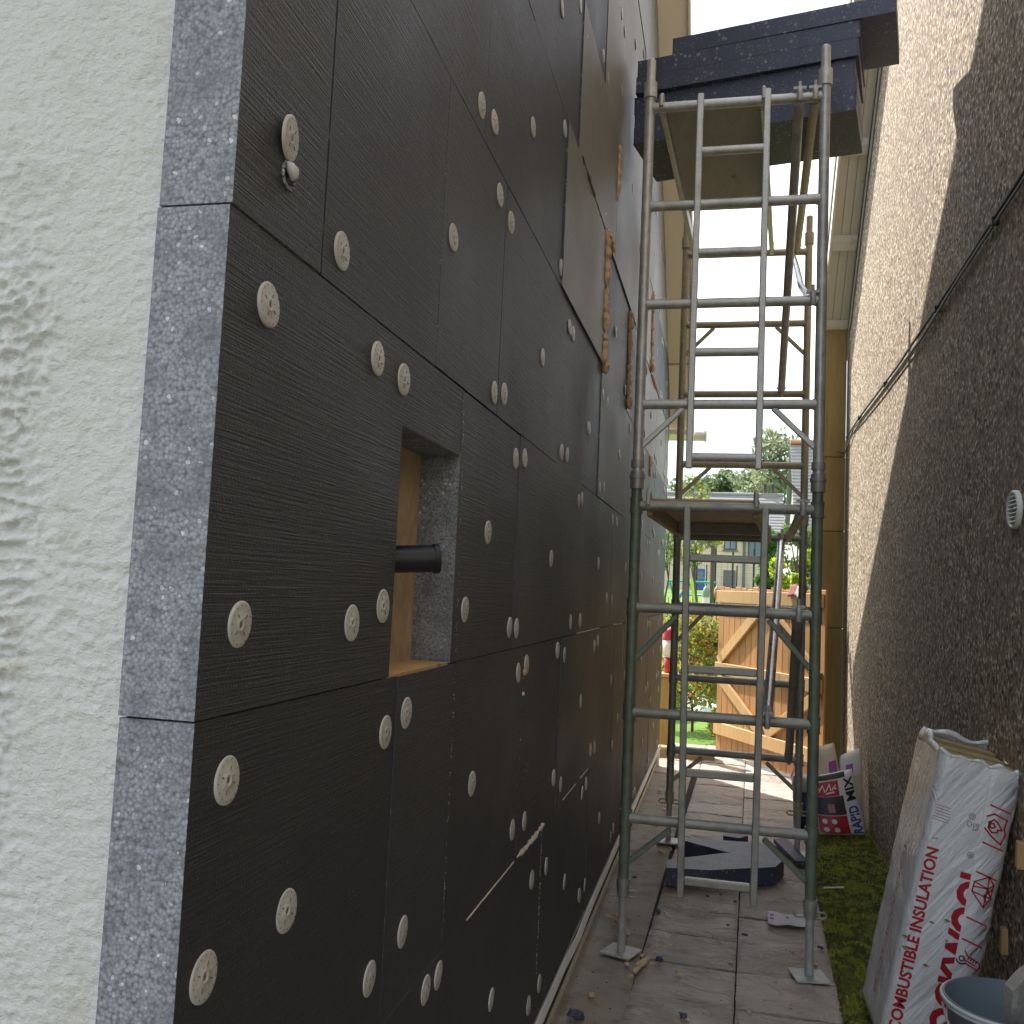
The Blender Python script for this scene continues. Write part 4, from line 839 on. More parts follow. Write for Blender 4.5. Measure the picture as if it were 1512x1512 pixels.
sh = [(cu-.038, .912), (cu-.015, .926), (cu+.03, .915), (cu+.027, .88), (cu+.034, .862), (cu+.025, .823), (cu-.012, .845), (cu-.038, .868)]
icon('shield_icon', [(sh, False), ([(cu-.026, .872), (cu-.028, .892), (cu-.012, .906), (cu+.002, .898), (cu+.020, .874), (cu+.006, .872), (cu+.006, .862), (cu-.012, .858)], True), ([(cu-.022, .876), (cu-.022, .892), (cu-.010, .890), (cu-.004, .880), (cu-.014, .874)], True)])
dm = [(cu-.034, .668), (cu+.012, .698), (cu+.032, .672), (cu+.030, .624), (cu+.012, .585), (cu-.036, .632)]
icon('diamond_icon', [(dm, False), ([dm[0], (cu+.014, .655), dm[2]], False), ([dm[1], (cu+.014, .655), dm[4]], False), ([dm[5], (cu+.006, .625), dm[3]], False), ([(cu+.014, .655), dm[3]], False), ([(cu+.006, .625), (cu+.030, .655)], False), ([(cu+.008, .622), (cu+.022, .600)], False), ([dm[5], dm[0]], False), ([(cu-.036, .65), (cu+.014, .655)], False)], .005)
def arc(cx, cy, r, a0, a1, k=10): return [(cx+r*math.cos(rad(a0+(a1-a0)*i/k)), cy+r*math.sin(rad(a0+(a1-a0)*i/k))) for i in range(k+1)]
icon('thermometer_icon', [(arc(cu-.022, .385, .009, 0, 360, 12), False), ([(cu-.012, .383), (cu+.026, .373)], False), (arc(cu-.022, .385, .019, 200, 320), False), ([(cu-.008, .372), (cu+.034, .360), (cu+.042, .368), (cu+.040, .382), (cu+.032, .388), (cu-.006, .400), (cu-.016, .415)], False)]+[([(cu+.000+.009*k, .3965-.0024*k), (cu+.000+.009*k, .389-.0024*k)], False) for k in range(4)], .005)
icon('printed_box', [([(US+.008, .30), (US+.008, .245)], False), ([(US+.006, .245), (US+.05, .235)], False)])
icon('roof_icon', [([(US+.010, .135), (cu+.01, .19), (PW-.02, .13)], False)])
mb = MB()
for k in range(6):
    stroke(mb, [(.020, .905-.011*k), (.075, .902-.011*k)], .0022, lambda u, v_: PK(u, v_, -.0016))
stroke(mb, [(.03, .78), (.05, .78), (.05, .785)], .002, lambda u, v_: PK(u, v_, -.0016)); mb.build('small_print', 'print_faded', pk)
mb = MB(); fb = lambda u, v_: PK(u, v_, -.0016)
stroke(mb, arc(.150, .895, .011, 0, 360, 10), .002, fb); stroke(mb, arc(.150, .895, .005, 0, 360, 8), .002, fb); stroke(mb, [(.140, .878), (.150, .873), (.155, .862), (.145, .855), (.138, .866), (.140, .878)], .002, fb)
stroke(mb, [(.160, .87), (.178, .874), (.178, .85), (.162, .846), (.160, .87)], .002, fb); stroke(mb, [(.163, .862), (.172, .868), (.175, .854), (.165, .852)], .002, fb); mb.build('recycling_marks', 'print_grey', pk)
mb = MB(); sf = lambda n_, v_: PK(-.0072, v_, n_)
for k in range(7):
    a = .15+k*.13; stroke(mb, [(.05, a), (.13, a+.04), (.10, a+.07)], .003, sf); stroke(mb, [(.30, a), (.42, a+.05)], .003, sf)
stroke(mb, [(.03, .02), (.03, .72)], .003, sf); mb.build('side_print', 'print_grey', pk)
mb = MB()
for u, v_, r_ in ((.09, .478, .008), (.14, .500, .010), (.012, .400, .010), (.10, .320, .009), (.02, .36, .012), (.152, .43, .006)):
    q = PK(u, v_, -.003); mb.add([q+pu*r_*1.6, q+pv*r_*.7-pn*.004, q-pu*r_*1.3+pv*.002, q-pv*r_*.6-pn*.003], [(0, 1, 2, 3)])
mb.build('torn_spot', 'wool', pk)

# ------------------------------------------------------------------ grey bucket with crusted off-cut
bc = Vector((.880, 3.25, .035))
bk = thing('bucket', 'grey plastic builder bucket with pale rim in front of the wrapped pack', 'bucket', tuple(bc))
mb = MB().lathe([(.0001, .004), (.135, .004), (.142, .03), (.176, .44), (.186, .445), (.186, .455), (.180, .456)], bc, 40); mb.lathe([(.178, .456), (.172, .452), (.134, .03), (.0001, .02)], bc, 40); mb.build('body', 'bucket_grey', bk)
for z_, r_ in ((.448, .1885), (.435, .183)):
    mb = MB(); mb.path([(bc.x+r_*math.cos(t*math.pi/24), bc.y+r_*math.sin(t*math.pi/24), bc.z+z_) for t in range(49)], .006, 8, False); mb.build('rim', 'bucket_rim', bk)
mb = MB(); mb.path([(bc.x+.19*math.cos(a), bc.y-.19*abs(math.sin(a))*.9-.0, bc.z+.43-.16*math.sin(a)) for a in [math.pi*i/16 for i in range(17)]], .0035, 8); mb.build('handle', 'galv', bk)
q0 = bc+Vector((-.03, .0, .12)); ax = Vector((.93, .30, .2)).normalized(); az = Vector((.06, -.05, 1)).normalized(); ay = az.cross(ax).normalized(); ax = ay.cross(az)
mb = MB(); NX, NZ = 14, 22; g = {}
vs = []; sw, shh, sth = .13, .47, .045
for s in (0, 1):
    for i in range(NZ+1):
        for j in range(NX+1):
            e = .012*nzv(i*.3, j*.3, s, 1) ; hz = shh*(1-.18*(1-j/NX)**2)
            vs.append(q0+ax*(sw*j/NX)+az*(hz*i/NZ)+ay*(s*sth-sth/2+.3*e*(1 if s else -1)))
o_ = (NZ+1)*(NX+1); fs = []
for i in range(NZ):
    for j in range(NX): a = i*(NX+1)+j; fs += [(a, a+1, a+NX+2, a+NX+1), (o_+a, o_+a+NX+1, o_+a+NX+2, o_+a+1)]
for j in range(NX): fs += [(NZ*(NX+1)+j, NZ*(NX+1)+j+1, o_+NZ*(NX+1)+j+1, o_+NZ*(NX+1)+j), (j, o_+j, o_+j+1, j+1)]
for i in range(NZ): a = i*(NX+1); b = a+NX; fs += [(a, a+NX+1, o_+a+NX+1, o_+a), (b, o_+b, o_+b+NX+1, b+NX+1)]
mb.add(vs, fs); o = mb.build('board_scrap', 'plaster_crust', None, org=q0); tag(o, 'plaster-crusted grey board scrap standing in the grey bucket', 'scrap')

# ------------------------------------------------------------------ bags and blue bucket by the right wall
def bag(name, label, cr, thick, mat, group=None):
    """cr: bottom-left, bottom-right, top-right, top-left; thick: vector to the back"""
    bl, br, tr_, tl_ = [Vector(p) for p in cr]; th_ = Vector(thick); nrm = -th_.normalized(); org = (bl+br)/2
    t = thing(name, label, 'bag', tuple(org), group); sd_ = random.random()*30
    def SF(s, v_, off=0.0):
        p = bl.lerp(br, s).lerp(tl_.lerp(tr_, s), v_); e = max(0, 16*s*(1-s)*v_*(1-v_))**.5
        return p+nrm*(th_.length*.5*e+.012*nzv(s*2, v_*3, sd_, 1.4)*e+off)
    def BF(s, v_):
        p = bl.lerp(br, s).lerp(tl_.lerp(tr_, s), v_); e = max(0, 16*s*(1-s)*v_*(1-v_))**.5; return p-nrm*(th_.length*.5*e)
    K = 18; vs = [SF(i/K, j/K) for j in range(K+1) for i in range(K+1)] + [BF(i/K, j/K) for j in range(K+1) for i in range(K+1)]; o_ = (K+1)**2; fs = []
    for j in range(K):
        for i in range(K): a = j*(K+1)+i; fs += [(a, a+1, a+K+2, a+K+1), (o_+a, o_+a+K+1, o_+a+K+2, o_+a+1)]
    mb = MB().add(vs, fs, 0, True); o = mb.build('sack', mat, t)
    bm = bmesh.new(); bm.from_mesh(o.data); bmesh.ops.remove_doubles(bm, verts=bm.verts, dist=1e-4); bmesh.ops.recalc_face_normals(bm, faces=bm.faces); bm.to_mesh(o.data); bm.free()
    return t, SF
def patch(t, SF, s0, s1, v0, v1, mat, name='print_panel', off=.004, k=8):
    vs = [SF(s0+(s1-s0)*i/k, v0+(v1-v0)*j/k, off) for j in range(k+1) for i in range(k+1)]
    return MB().add(vs, [(j*(k+1)+i, j*(k+1)+i+1, (j+1)*(k+1)+i+1, (j+1)*(k+1)+i) for j in range(k) for i in range(k)], 0, True).build(name, mat, t)
t, SF = bag('mortar_bag', 'red and white printed mortar bag slumped against the pebbledash wall', [(.70, 7.17, .03), (1.03, 7.22, .045), (.94, 7.38, .48), (.67, 7.33, .41)], (.03, .12, .03), 'bag_white')
patch(t, SF, .04, .70, .06, .36, 'print_red'); patch(t, SF, .03, .70, .375, .67, 'print_dark'); patch(t, SF, .02, .62, .68, .90, 'print_red'); patch(t, SF, .0, .80, .925, .995, 'print_black')
patch(t, SF, .30, .46, .42, .56, 'print_pink', off=.006)
for s, v_ in ((.18, .27), (.40, .27), (.20, .13), (.43, .13)):
    mb = MB(); mb.add([SF(s, v_, .0065)]+[SF(s+.065*math.cos(a*.524), v_+.042*math.sin(a*.524), .0065) for a in range(12)], [(0, 1+a, 1+(a+1) % 12) for a in range(12)]); mb.build('round_mark', 'print_white', t)
mb = MB()
for a, b in (((.12, .75), (.22, .85)), ((.22, .85), (.27, .75)), ((.30, .76), (.40, .86)), ((.40, .86), (.42, .77)), ((.45, .77), (.55, .84)), ((.10, .80), (.56, .79)), ((.30, .72), (.50, .74))):
    stroke(mb, [a, b], .022, lambda s, v_: SF(s, v_, .0065))
mb.build('white_logo_strokes', 'print_white', t)
for word, v0, ln, mat in (('RAPID', .05, .44, 'print_blue'), ('MIX', .56, .36, 'print_black')):
    tm = text_mesh(word, .2, .03); wx = width(tm); put_text(tm, lambda x, y, v0=v0, ln=ln, wx=wx: SF(.955-y*1.35, v0+x/wx*ln, .005), mat, 'bag_lettering', t)
t, SF = bag('plaster_bag', 'pale cream bag with purple print standing behind the mortar bag', [(.70, 7.62, .02), (.96, 7.66, .02), (.86, 7.80, .60), (.73, 7.78, .56)], (.02, .12, .02), 'bag_cream'); patch(t, SF, .62, .95, .45, .80, 'print_purple')
t, SF = bag('plaster_bag', 'white bag with purple print squeezed between cream bag and pebbledash wall', [(.88, 7.50, .02), (1.06, 7.50, .02), (1.04, 7.66, .60), (.88, 7.62, .53)], (.02, .10, .02), 'bag_white'); patch(t, SF, .3, .62, .72, .86, 'print_purple'); patch(t, SF, .55, .98, .1, .7, 'bag_cream')
bb = Vector((.635, 7.50, .004)); t = thing('bucket', 'dark blue bucket with pale lid standing beside the mortar bag', 'bucket', tuple(bb))
MB().lathe([(.0001, 0), (.088, 0), (.10, .27), (.0001, .27)], bb, 26).build('body', 'bucket_blue', t); MB().lathe([(.1005, .27), (.106, .275), (.104, .37), (.0001, .372)], bb, 26).build('lid', 'bucket_pale', t)
MB().path([(bb.x+.11*math.cos(a), bb.y-.02, bb.z+.36+.10*math.sin(a)) for a in [math.pi*i/12 for i in range(13)]], .005, 8).build('handle', 'white_pvc', t)

# ------------------------------------------------------------------ garden gate
GA, GB = Vector((.90, 9.00, 0)), Vector((-.06, 10.62, 0)); gd = (GB-GA).normalized(); gn = Vector((-gd.y, gd.x, 0)); GL = (GB-GA).length
if gn.y > 0: gn = -gn
gate = thing('garden_gate', 'wide orange-brown boarded timber gate with diamond bracing standing open', 'gate', tuple(GA.lerp(GB, .5)))
def gp(s, z, off=0): return Vector((GA.x, GA.y, z))+gd*s+gn*off
nb = 17
for k in range(nb):
    s0, s1 = GL*k/nb+.002, GL*(k+1)/nb-.002; zt = 1.80+.012*math.sin(k*2.1); mb = MB()
    mb.hexa([gp(s0, .04, -.02), gp(s1, .04, -.02), gp(s1, .04, 0), gp(s0, .04, 0), gp(s0, zt, -.02), gp(s1, zt, -.02), gp(s1, zt, 0), gp(s0, zt, 0)]); mb.build('board', 'gate_wood', gate, bevel=.003)
def gbar(s0, z0, s1, z1, w, mat, name, t0=.001, t1=.036):
    d = (gp(s1, z1)-gp(s0, z0)).normalized(); b = d.cross(gn).normalized()*w/2; a0, a1 = gp(s0, z0), gp(s1, z1)
    MB().hexa([a0-b+gn*t0, a1-b+gn*t0, a1+b+gn*t0, a0+b+gn*t0, a0-b+gn*t1, a1-b+gn*t1, a1+b+gn*t1, a0+b+gn*t1]).build(name, mat, gate, bevel=.004)
for z_ in (1.70, .92, .28): gbar(.02, z_, GL-.0, z_, .13, 'pale_batten', 'ledge')
for a, za, b, zb_ in ((GL-.06, 1.0, GL*.53, 1.62), (GL-.06, .84, GL*.53, .36), (.06, 1.0, GL*.47, 1.62), (.06, .84, GL*.47, .36)): gbar(a, za, b, zb_, .11, 'pale_batten', 'brace', .0015, .034)
for z_ in (1.15,): MB().box((GB.x-.05, GB.y-.06, z_), (GB.x-.005, GB.y-.02, z_+.05)).build('latch', 'iron', gate)
# rag hung over the gate
mb = MB(); vs = []; K = 14; rc = gp(.42, 1.815)
for i in range(K+1):
    for j in range(K+1):
        s, t = i/K-.5, j/K-.5; drop = -max(0, abs(t)-.18)*.34; vs.append(rc+gd*(s*.20+.02*nzv(s, t, 1, 4))+gn*(t*.12)+Vector((0, 0, .022+drop+.025*nzv(s, t, 5, 5)+.03*max(0, .2-abs(s)))))
fs = [(i*(K+1)+j, i*(K+1)+j+1, (i+1)*(K+1)+j+1, (i+1)*(K+1)+j) for i in range(K) for j in range(K)]
mb = MB(); mb.add(vs, fs[:len(fs)], 0, True); mb.m = [1 if (q//K) < 6 and q % K > 8 else 0 for q in range(len(fs))]
o = mb.build('rag', ['cloth_red', 'cloth_white'], None, org=rc); md = o.modifiers.new('thick', 'SOLIDIFY'); md.thickness = .006
tag(o, 'crumpled dark red and white rag draped over the gate top', 'rag')
# sleeper edge and timber pillar with tubs
mb = MB(); mb.box((-2.2, 10.10, -.05), (-.06, 10.26, .10)); o = mb.build('sleeper', 'sleeper_wood', bevel=.012, seg=2); tag(o, 'low weathered timber sleeper edging the planted bed', 'sleeper')
pil = thing('timber_pillar', 'short squared timber pillar with flat cap near the wall end', 'pillar', (-.60, 10.50, -.05))
MB().box((-.70, 10.40, -.05), (-.50, 10.60, .80)).build('shaft', 'stained_post', pil, bevel=.01); MB().box((-.73, 10.37, .801), (-.47, 10.63, .84)).build('cap', 'pale_batten', pil, bevel=.006)
t = thing('paint_tub', 'dark red plastic tub standing on the timber pillar', 'tub', (-.57, 10.50, .841)); MB().lathe([(.0001, 0), (.06, 0), (.066, .17), (.0001, .172)], (-.57, 10.50, .841), 20).build('body', 'tub_red', t); MB().lathe([(.07, .172), (.07, .185), (.0001, .187)], (-.57, 10.50, .841), 20).build('lid', 'tub_white', t)
t = thing('paint_tub', 'white tub with red lid stacked on the dark red tub', 'tub', (-.57, 10.50, 1.03)); MB().lathe([(.0001, 0), (.075, 0), (.085, .17), (.0001, .172)], (-.57, 10.50, 1.03), 20).build('body', 'tub_white', t); MB().lathe([(.09, .172), (.09, .27), (.06, .30), (.0001, .31)], (-.57, 10.50, 1.03), 20).build('lid', 'tub_red', t)
# white sheeted heap on the grass
bm = bmesh.new(); bmesh.ops.create_icosphere(bm, subdivisions=4, radius=1)
for v_ in bm.verts: v_.co = Vector((v_.co.x*.75, v_.co.y*.5, max(-.05, v_.co.z)*.32))*(1+.22*nzv(v_.co.x, v_.co.y, v_.co.z, 2.3))
me = bpy.data.meshes.new('white_sheet'); bm.to_mesh(me); bm.free(); me.materials.append(M['sheet_white']); tag(link('white_sheet', me, None, (-.75, 14.2, -.02)), 'crumpled white sheet lying on the grass behind the red-berried bush', 'sheet')

# ------------------------------------------------------------------ foliage
def leaves(name, mats, parent, blobs, n, size, org, weights=None, droop=.3, flat=.0):
    P = []; tot = sum(b[1][0]*b[1][1]*b[1][2] for b in blobs)**1.0
    for c, r in blobs:
        k = max(4, int(n*(r[0]*r[1]*r[2])/tot)); d = rng.normal(size=(k, 3)); d /= np.linalg.norm(d, axis=1)[:, None]; rr = rng.random(k)**.45
        P.append(np.array(c)+d*rr[:, None]*np.array(r))
    P = np.concatenate(P); k = len(P); a = rng.normal(size=(k, 3)); a /= np.linalg.norm(a, axis=1)[:, None]; b = np.cross(a, rng.normal(size=(k, 3))); b /= np.linalg.norm(b, axis=1)[:, None]
    sz = size*(.6+.8*rng.random(k))[:, None]; V = np.empty((k, 4, 3)); V[:, 0] = P-a*sz; V[:, 1] = P+b*sz*.45; V[:, 2] = P+a*sz; V[:, 3] = P-b*sz*.45
    me = bpy.data.meshes.new(name); me.from_pydata((V.reshape(-1, 3)-np.array(org)).tolist(), [], np.arange(k*4).reshape(-1, 4).tolist())
    for m_ in mats: me.materials.append(M[m_])
    mi = rng.choice(len(mats), k, p=weights); me.polygons.foreach_set('material_index', mi.astype(np.int32)); return link(name, me, parent, org)
def tree(name, label, cat, base, hgt, rx, mats, n, size, trunk=.12, group=None, lo=.3, blobs=22, weights=None, shape='round', seed=0):
    R = random.Random(seed); base = Vector(base); t = thing(name, label, cat, tuple(base), group)
    mb = MB(); top = base+Vector((.1*rx*R.uniform(-1, 1), 0, hgt*.8)); pts = [base+(top-base)*(i/6)+Vector((.04*hgt*nzv(i*.5, seed, 0), .03*hgt*nzv(i*.5, seed, 4), 0))*(i > 0) for i in range(7)]
    mb.path(pts, [trunk*(1-.13*i) for i in range(7)], 9); bl = []
    for k in range(blobs):
        f = (k+.5)/blobs; z_ = lo+(1-lo)*f
        if shape == 'cone': w_ = rx*(1-f)**.7*.75+.03*rx
        else: w_ = rx*math.sin(math.pi*(.12+.80*f))**.8*.72
        a = R.random()*6.28; c = base+Vector((w_*math.cos(a)*R.uniform(.3, 1), w_*math.sin(a)*R.uniform(.3, 1), hgt*z_*.95)); rr = rx*R.uniform(.22, .42)*(.6 if shape == 'cone' else 1); bl.append((tuple(c), (rr, rr, rr*(1.5 if shape == 'cone' else .8))))
        if shape != 'cone' and k % 2 == 0:
            p = pts[min(5, 1+int(5*z_*.8))]; mb.path([p, p.lerp(c, .5)+Vector((0, 0, .05*hgt)), c], [trunk*.4, trunk*.25, trunk*.1], 6)
    mb.build('trunk', 'bark', t); leaves('crown', mats, t, bl, n, size, tuple(base), weights); return t
def gz(y): return -.06 + (0 if y < 13 else (y-13)*.047 if y < 60 else 47*.047)
p = at(1037, 1040, 12.4)
tree('berry_bush', 'sunlit yellow-green bush with red leaves growing behind the sleeper', 'bush', (p.x-.12, 12.4, -.06), 1.55, .85, ['leaf_yellow', 'leaf_green', 'leaf_red'], 5200, .035, .02, lo=.28, blobs=26, weights=[.66, .26, .08], seed=3)
tree('low_shrub', 'low dark green shrub hugging the ground beside the open gate', 'shrub', (.05, 11.6, -.06), .42, .38, ['leaf_green', 'leaf_yellow'], 1500, .03, .01, lo=.15, blobs=14, seed=8)
for i, (px, Y, hh, rx) in enumerate(((1010, 15.5, 1.0, .6), (1040, 16.5, 1.1, .7), (975, 13.6, .8, .5))):
    tree('hedge_plant', ['pale flowering shrub in front of the black railing', 'loose yellowish shrub below the glass lantern', 'small leafy plant beside the timber pillar'][i], 'shrub', (at(px, 900, Y).x, Y, gz(Y)), hh, rx, ['leaf_pale', 'leaf_yellow', 'leaf_green'], 2200, .04, .015, lo=.15, blobs=16, seed=20+i)
p = at(1136, 830, 21); tree('conifer', 'dense bright green conical conifer behind the gate', 'conifer', (p.x, 21, gz(21)), 3.15-gz(21), .62, ['leaf_conifer', 'leaf_green'], 11000, .05, .06, lo=.05, blobs=60, shape='cone', weights=[.8, .2], seed=5)
for i, (px, Y, ht) in enumerate(((1153, 18.5, 2.55), (1172, 19.0, 2.3), (1196, 20.0, 2.9))):
    tree('lime_shrub', ['lime yellow shrub growing against the conical conifer', 'low lime yellow shrub between two taller ones', 'taller lime and green shrub beside the timber post'][i], 'shrub', (at(px, 830, Y).x, Y, gz(Y)), ht-gz(Y), .38, ['leaf_lime', 'leaf_conifer'], 2600, .05, .02, lo=.1, blobs=20, weights=[.65, .35], seed=30+i)
p = at(1176, 800, 25); tree('garden_tree', 'pale green bushy tree standing behind the lime shrubs', 'tree', (p.x, 25, gz(25)), 3.35, .75, ['leaf_pale', 'leaf_green'], 3600, .06, .05, lo=.25, blobs=24, weights=[.6, .4], seed=77)
p = at(1028, 800, 30); tree('young_tree', 'thin young tree with sparse pale leaves standing on the lawn', 'tree', (p.x, 30, gz(30)), 4.9, 1.25, ['leaf_pale', 'leaf_green', 'leaf_yellow'], 1100, .10, .05, lo=.42, blobs=20, weights=[.5, .3, .2], seed=12)
p = at(996, 800, 27); tree('young_tree', 'sparse leafy sapling rising close to the insulated wall', 'tree', (p.x-.2, 27, gz(27)), 3.9, .8, ['leaf_pale', 'leaf_green'], 500, .09, .04, lo=.5, blobs=14, weights=[.6, .4], seed=14)
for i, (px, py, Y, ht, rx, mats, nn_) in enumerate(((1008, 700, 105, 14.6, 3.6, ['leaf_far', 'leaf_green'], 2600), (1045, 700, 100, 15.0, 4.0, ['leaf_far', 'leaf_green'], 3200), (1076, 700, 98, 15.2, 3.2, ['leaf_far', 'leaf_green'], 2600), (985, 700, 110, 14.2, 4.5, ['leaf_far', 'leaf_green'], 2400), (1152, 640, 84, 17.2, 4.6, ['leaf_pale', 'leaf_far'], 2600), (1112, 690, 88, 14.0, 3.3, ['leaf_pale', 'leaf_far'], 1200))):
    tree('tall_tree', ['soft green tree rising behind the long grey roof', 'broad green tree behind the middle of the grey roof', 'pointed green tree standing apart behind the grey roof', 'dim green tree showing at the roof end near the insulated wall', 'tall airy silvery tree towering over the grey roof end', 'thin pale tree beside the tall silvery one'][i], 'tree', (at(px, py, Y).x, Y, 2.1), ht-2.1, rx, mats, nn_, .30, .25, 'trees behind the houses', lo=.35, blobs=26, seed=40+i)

# ------------------------------------------------------------------ garden things
rl = thing('iron_railing', 'black iron garden railing with pointed bars along the lawn', 'railing', (-1.5, 26, gz(26)))
zb = gz(26); xa, xb = -5.2, 2.0
for zz in (.18, .92): MB().box((xa, 25.985, zb+zz), (xb, 26.015, zb+zz+.03)).build('rail', 'iron', rl)
for k in range(56): x = xa+.06+k*.13; MB().tube((x, 26, zb), (x, 26, zb+1.05), .009, 6, .009).path([(x, 26, zb+1.05), (x, 26, zb+1.13)], [.014, .002], 6).build('bar', 'iron', rl)
def pole_thing(name, label, cat, px, Y, ztop_, r, mat):
    x = at(px, 900, Y).x; t = thing(name, label, cat, (x, Y, gz(Y))); MB().tube((x, Y, gz(Y)-.05), (x, Y, ztop_), r, 10).build('pole', mat, t); return t, x
t, x = pole_thing('garden_lantern', 'garden lantern with pale glass panes on a dark post among the shrubs', 'lantern', 1046, 15, 1.0, .02, 'iron')
MB().lathe([(.05, .92), (.085, 1.36), (.085, 1.37), (.05, .91)], (x, 15, 0), 4, smooth=False).build('glass', 'lamp_glass', t); MB().lathe([(.11, 1.37), (.03, 1.47), (.015, 1.53), (.0001, 1.54)], (x, 15, 0), 8).build('cap', 'iron', t); MB().lathe([(.0001, .90), (.06, .90), (.05, .93), (.0001, .93)], (x, 15, 0), 8).build('base', 'iron', t)
t, x = pole_thing('bird_house', 'white birdhouse with green dome roof on a slim pole', 'birdhouse', 1042, 17, 1.50, .014, 'bark')
MB().lathe([(.0001, 1.50), (.066, 1.50), (.066, 1.70), (.0001, 1.70)], (x, 17, 0), 8, smooth=False).build('box', 'tub_white', t); MB().lathe([(.076, 1.695), (.066, 1.79), (.04, 1.86), (.0001, 1.89)], (x, 17, 0), 16).build('roof', 'feeder_green', t)
t, x = pole_thing('copper_feeder', 'copper coloured bird feeder on a thin pole above the gate', 'bird feeder', 1057.5, 17.5, 1.68, .010, 'bark')
MB().lathe([(.0001, 1.68), (.04, 1.70), (.05, 1.77), (.046, 1.84), (.02, 1.88), (.0001, 1.90)], (x, 17.5, 0), 18).build('body', 'copper', t); MB().lathe([(.018, 1.78), (.0001, 1.78)], (x, 17.45, 0), 10).build('hole', 'iron', t)
t, x = pole_thing('clothes_pole', 'leaning weathered timber clothes pole on the lawn', 'pole', 1050, 24, 3.0, .05, 'bark'); MB().path([(x, 24, 2.9), (x-.15, 24, 3.1), (x-.12, 24, 3.25)], .025, 6).build('fork', 'bark', t)
sw = at(1020, 860, 34); zb = gz(34); t = thing('swing_set', 'green and blue childrens swing frame on the lawn', 'swing set', (sw.x, 34, zb))
for s in (-1, 1):
    for d in (-1, 1): MB().tube((sw.x+s*.75+d*.35, 34+d*.5, zb), (sw.x+s*.75, 34, zb+1.30), .035, 8).build('leg', 'toy_green', t)
MB().tube((sw.x-.85, 34, zb+1.30), (sw.x+.85, 34, zb+1.30), .035, 8).build('top_bar', 'toy_green', t)
for k in (-.35, .35):
    s_ = MB().box((sw.x+k-.2, 33.9, zb+.45), (sw.x+k+.2, 34.1, zb+.5)).build('seat', 'toy_blue', t)
    for e in (-.18, .18): MB().tube((sw.x+k+e, 34, zb+.5), (sw.x+k+e, 34, zb+1.29), .015, 6).build('rope', 'toy_blue', s_)
sx_ = at(1003, 870, 32); zb = gz(32); t = thing('slide', 'blue and lime toddler slide beside the swing frame', 'slide', (sx_.x, 32, zb))
MB().bar((sx_.x-.5, 32, zb+.1), (sx_.x+.35, 32, zb+1.3), .4, .08, (0, 0, 1)).build('chute', 'toy_blue', t)
for e in (-.2, .2): MB().tube((sx_.x+.6, 32+e, zb), (sx_.x+.4, 32+e, zb+1.45), .05, 8).build('ladder_post', 'toy_lime', t)
for k in range(4): MB().tube((sx_.x+.56-.04*k, 31.8, zb+.25+.28*k), (sx_.x+.56-.04*k, 32.2, zb+.25+.28*k), .03, 6).build('step', 'toy_lime', t)
tp = at(1092, 862, 38); zb = gz(38); t = thing('trampoline', 'round trampoline with dark safety poles and netting', 'trampoline', (tp.x-.6, 38, zb)); c_ = Vector((tp.x-.6, 38, zb))
MB().lathe([(1.25, .62), (1.5, .62), (1.5, .68), (1.25, .70), (.0001, .66)], c_, 28).build('mat', 'toy_blue', t)
for k in range(6):
    a = k*1.047+.3; q = c_+Vector((1.5*math.cos(a), 1.5*math.sin(a), 0)); MB().tube(q, q+Vector((0, 0, 2.5)), .04, 8).build('pole', 'iron', t)
net = MB()
for k in range(42):
    a = k/42*6.283; q = c_+Vector((1.47*math.cos(a), 1.47*math.sin(a), .7)); net.tube(q, q+Vector((0, 0, 1.7)), .003, 4)
for k in range(9): z_ = .75+k*.2; net.path([c_+Vector((1.47*math.cos(a*.224), 1.47*math.sin(a*.224), z_)) for a in range(29)], .003, 4)
net.build('netting', 'wire_net', t)

# ------------------------------------------------------------------ houses beyond the lawn
HY = 66.0; HB = 2.0
def hx(px, py=850): return at(px, py, HY).x
def hz(px, py): return at(px, py, HY).z
fh = thing('long_house', 'long two storey beige harled house with grey slate roof', 'house', (-6, 70, HB))
x0, x1 = -22.0, 3.66; ze, zr2 = 6.25, 9.15
MB().prism([(x0, HY, HB-.3), (x0, HY+8, HB-.3), (x0, HY+8, ze), (x0, HY+4, zr2-.1), (x0, HY, ze)], (x1-x0, 0, 0)).build('wall', 'far_harl', fh)
def far_roof(x0, x1, y0, ze, y1, zr2, name, parent, nrow=14, y2=None):
    r_ = MB().hexa([(x0-.25, y0-.4, ze-.28), (x1+.25, y0-.4, ze-.28), (x1+.25, y1, zr2), (x0-.25, y1, zr2), (x0-.25, y0-.4, ze-.14), (x1+.25, y0-.4, ze-.14), (x1+.25, y1, zr2+.14), (x0-.25, y1, zr2+.14)]).build(name, 'slate', parent)
    y2 = y2 or 2*y1-y0
    MB().hexa([(x0-.25, y2+.4, ze-.28), (x1+.25, y2+.4, ze-.28), (x1+.25, y1, zr2), (x0-.25, y1, zr2), (x0-.25, y2+.4, ze-.14), (x1+.25, y2+.4, ze-.14), (x1+.25, y1, zr2+.14), (x0-.25, y1, zr2+.14)]).build('rear_slope', 'slate', r_)
    for k in range(nrow):                                            # lapped slate courses standing proud
        t0 = k/nrow; ya, za = y0-.4+(y1-y0+.4)*t0, ze-.14+(zr2-ze+.28)*t0
        MB().box((x0-.26, ya, za-.02), (x1+.26, ya+.22, za+.045)).build('slate_course', 'slate', r_)
    return r_
rf = far_roof(x0, x1, HY, ze, HY+4, zr2, 'roof', fh)
MB().path([(x0-.2, HY+4, zr2+.16), (x1+.25, HY+4, zr2+.16)], .14, 8).build('ridge', 'slate', rf)
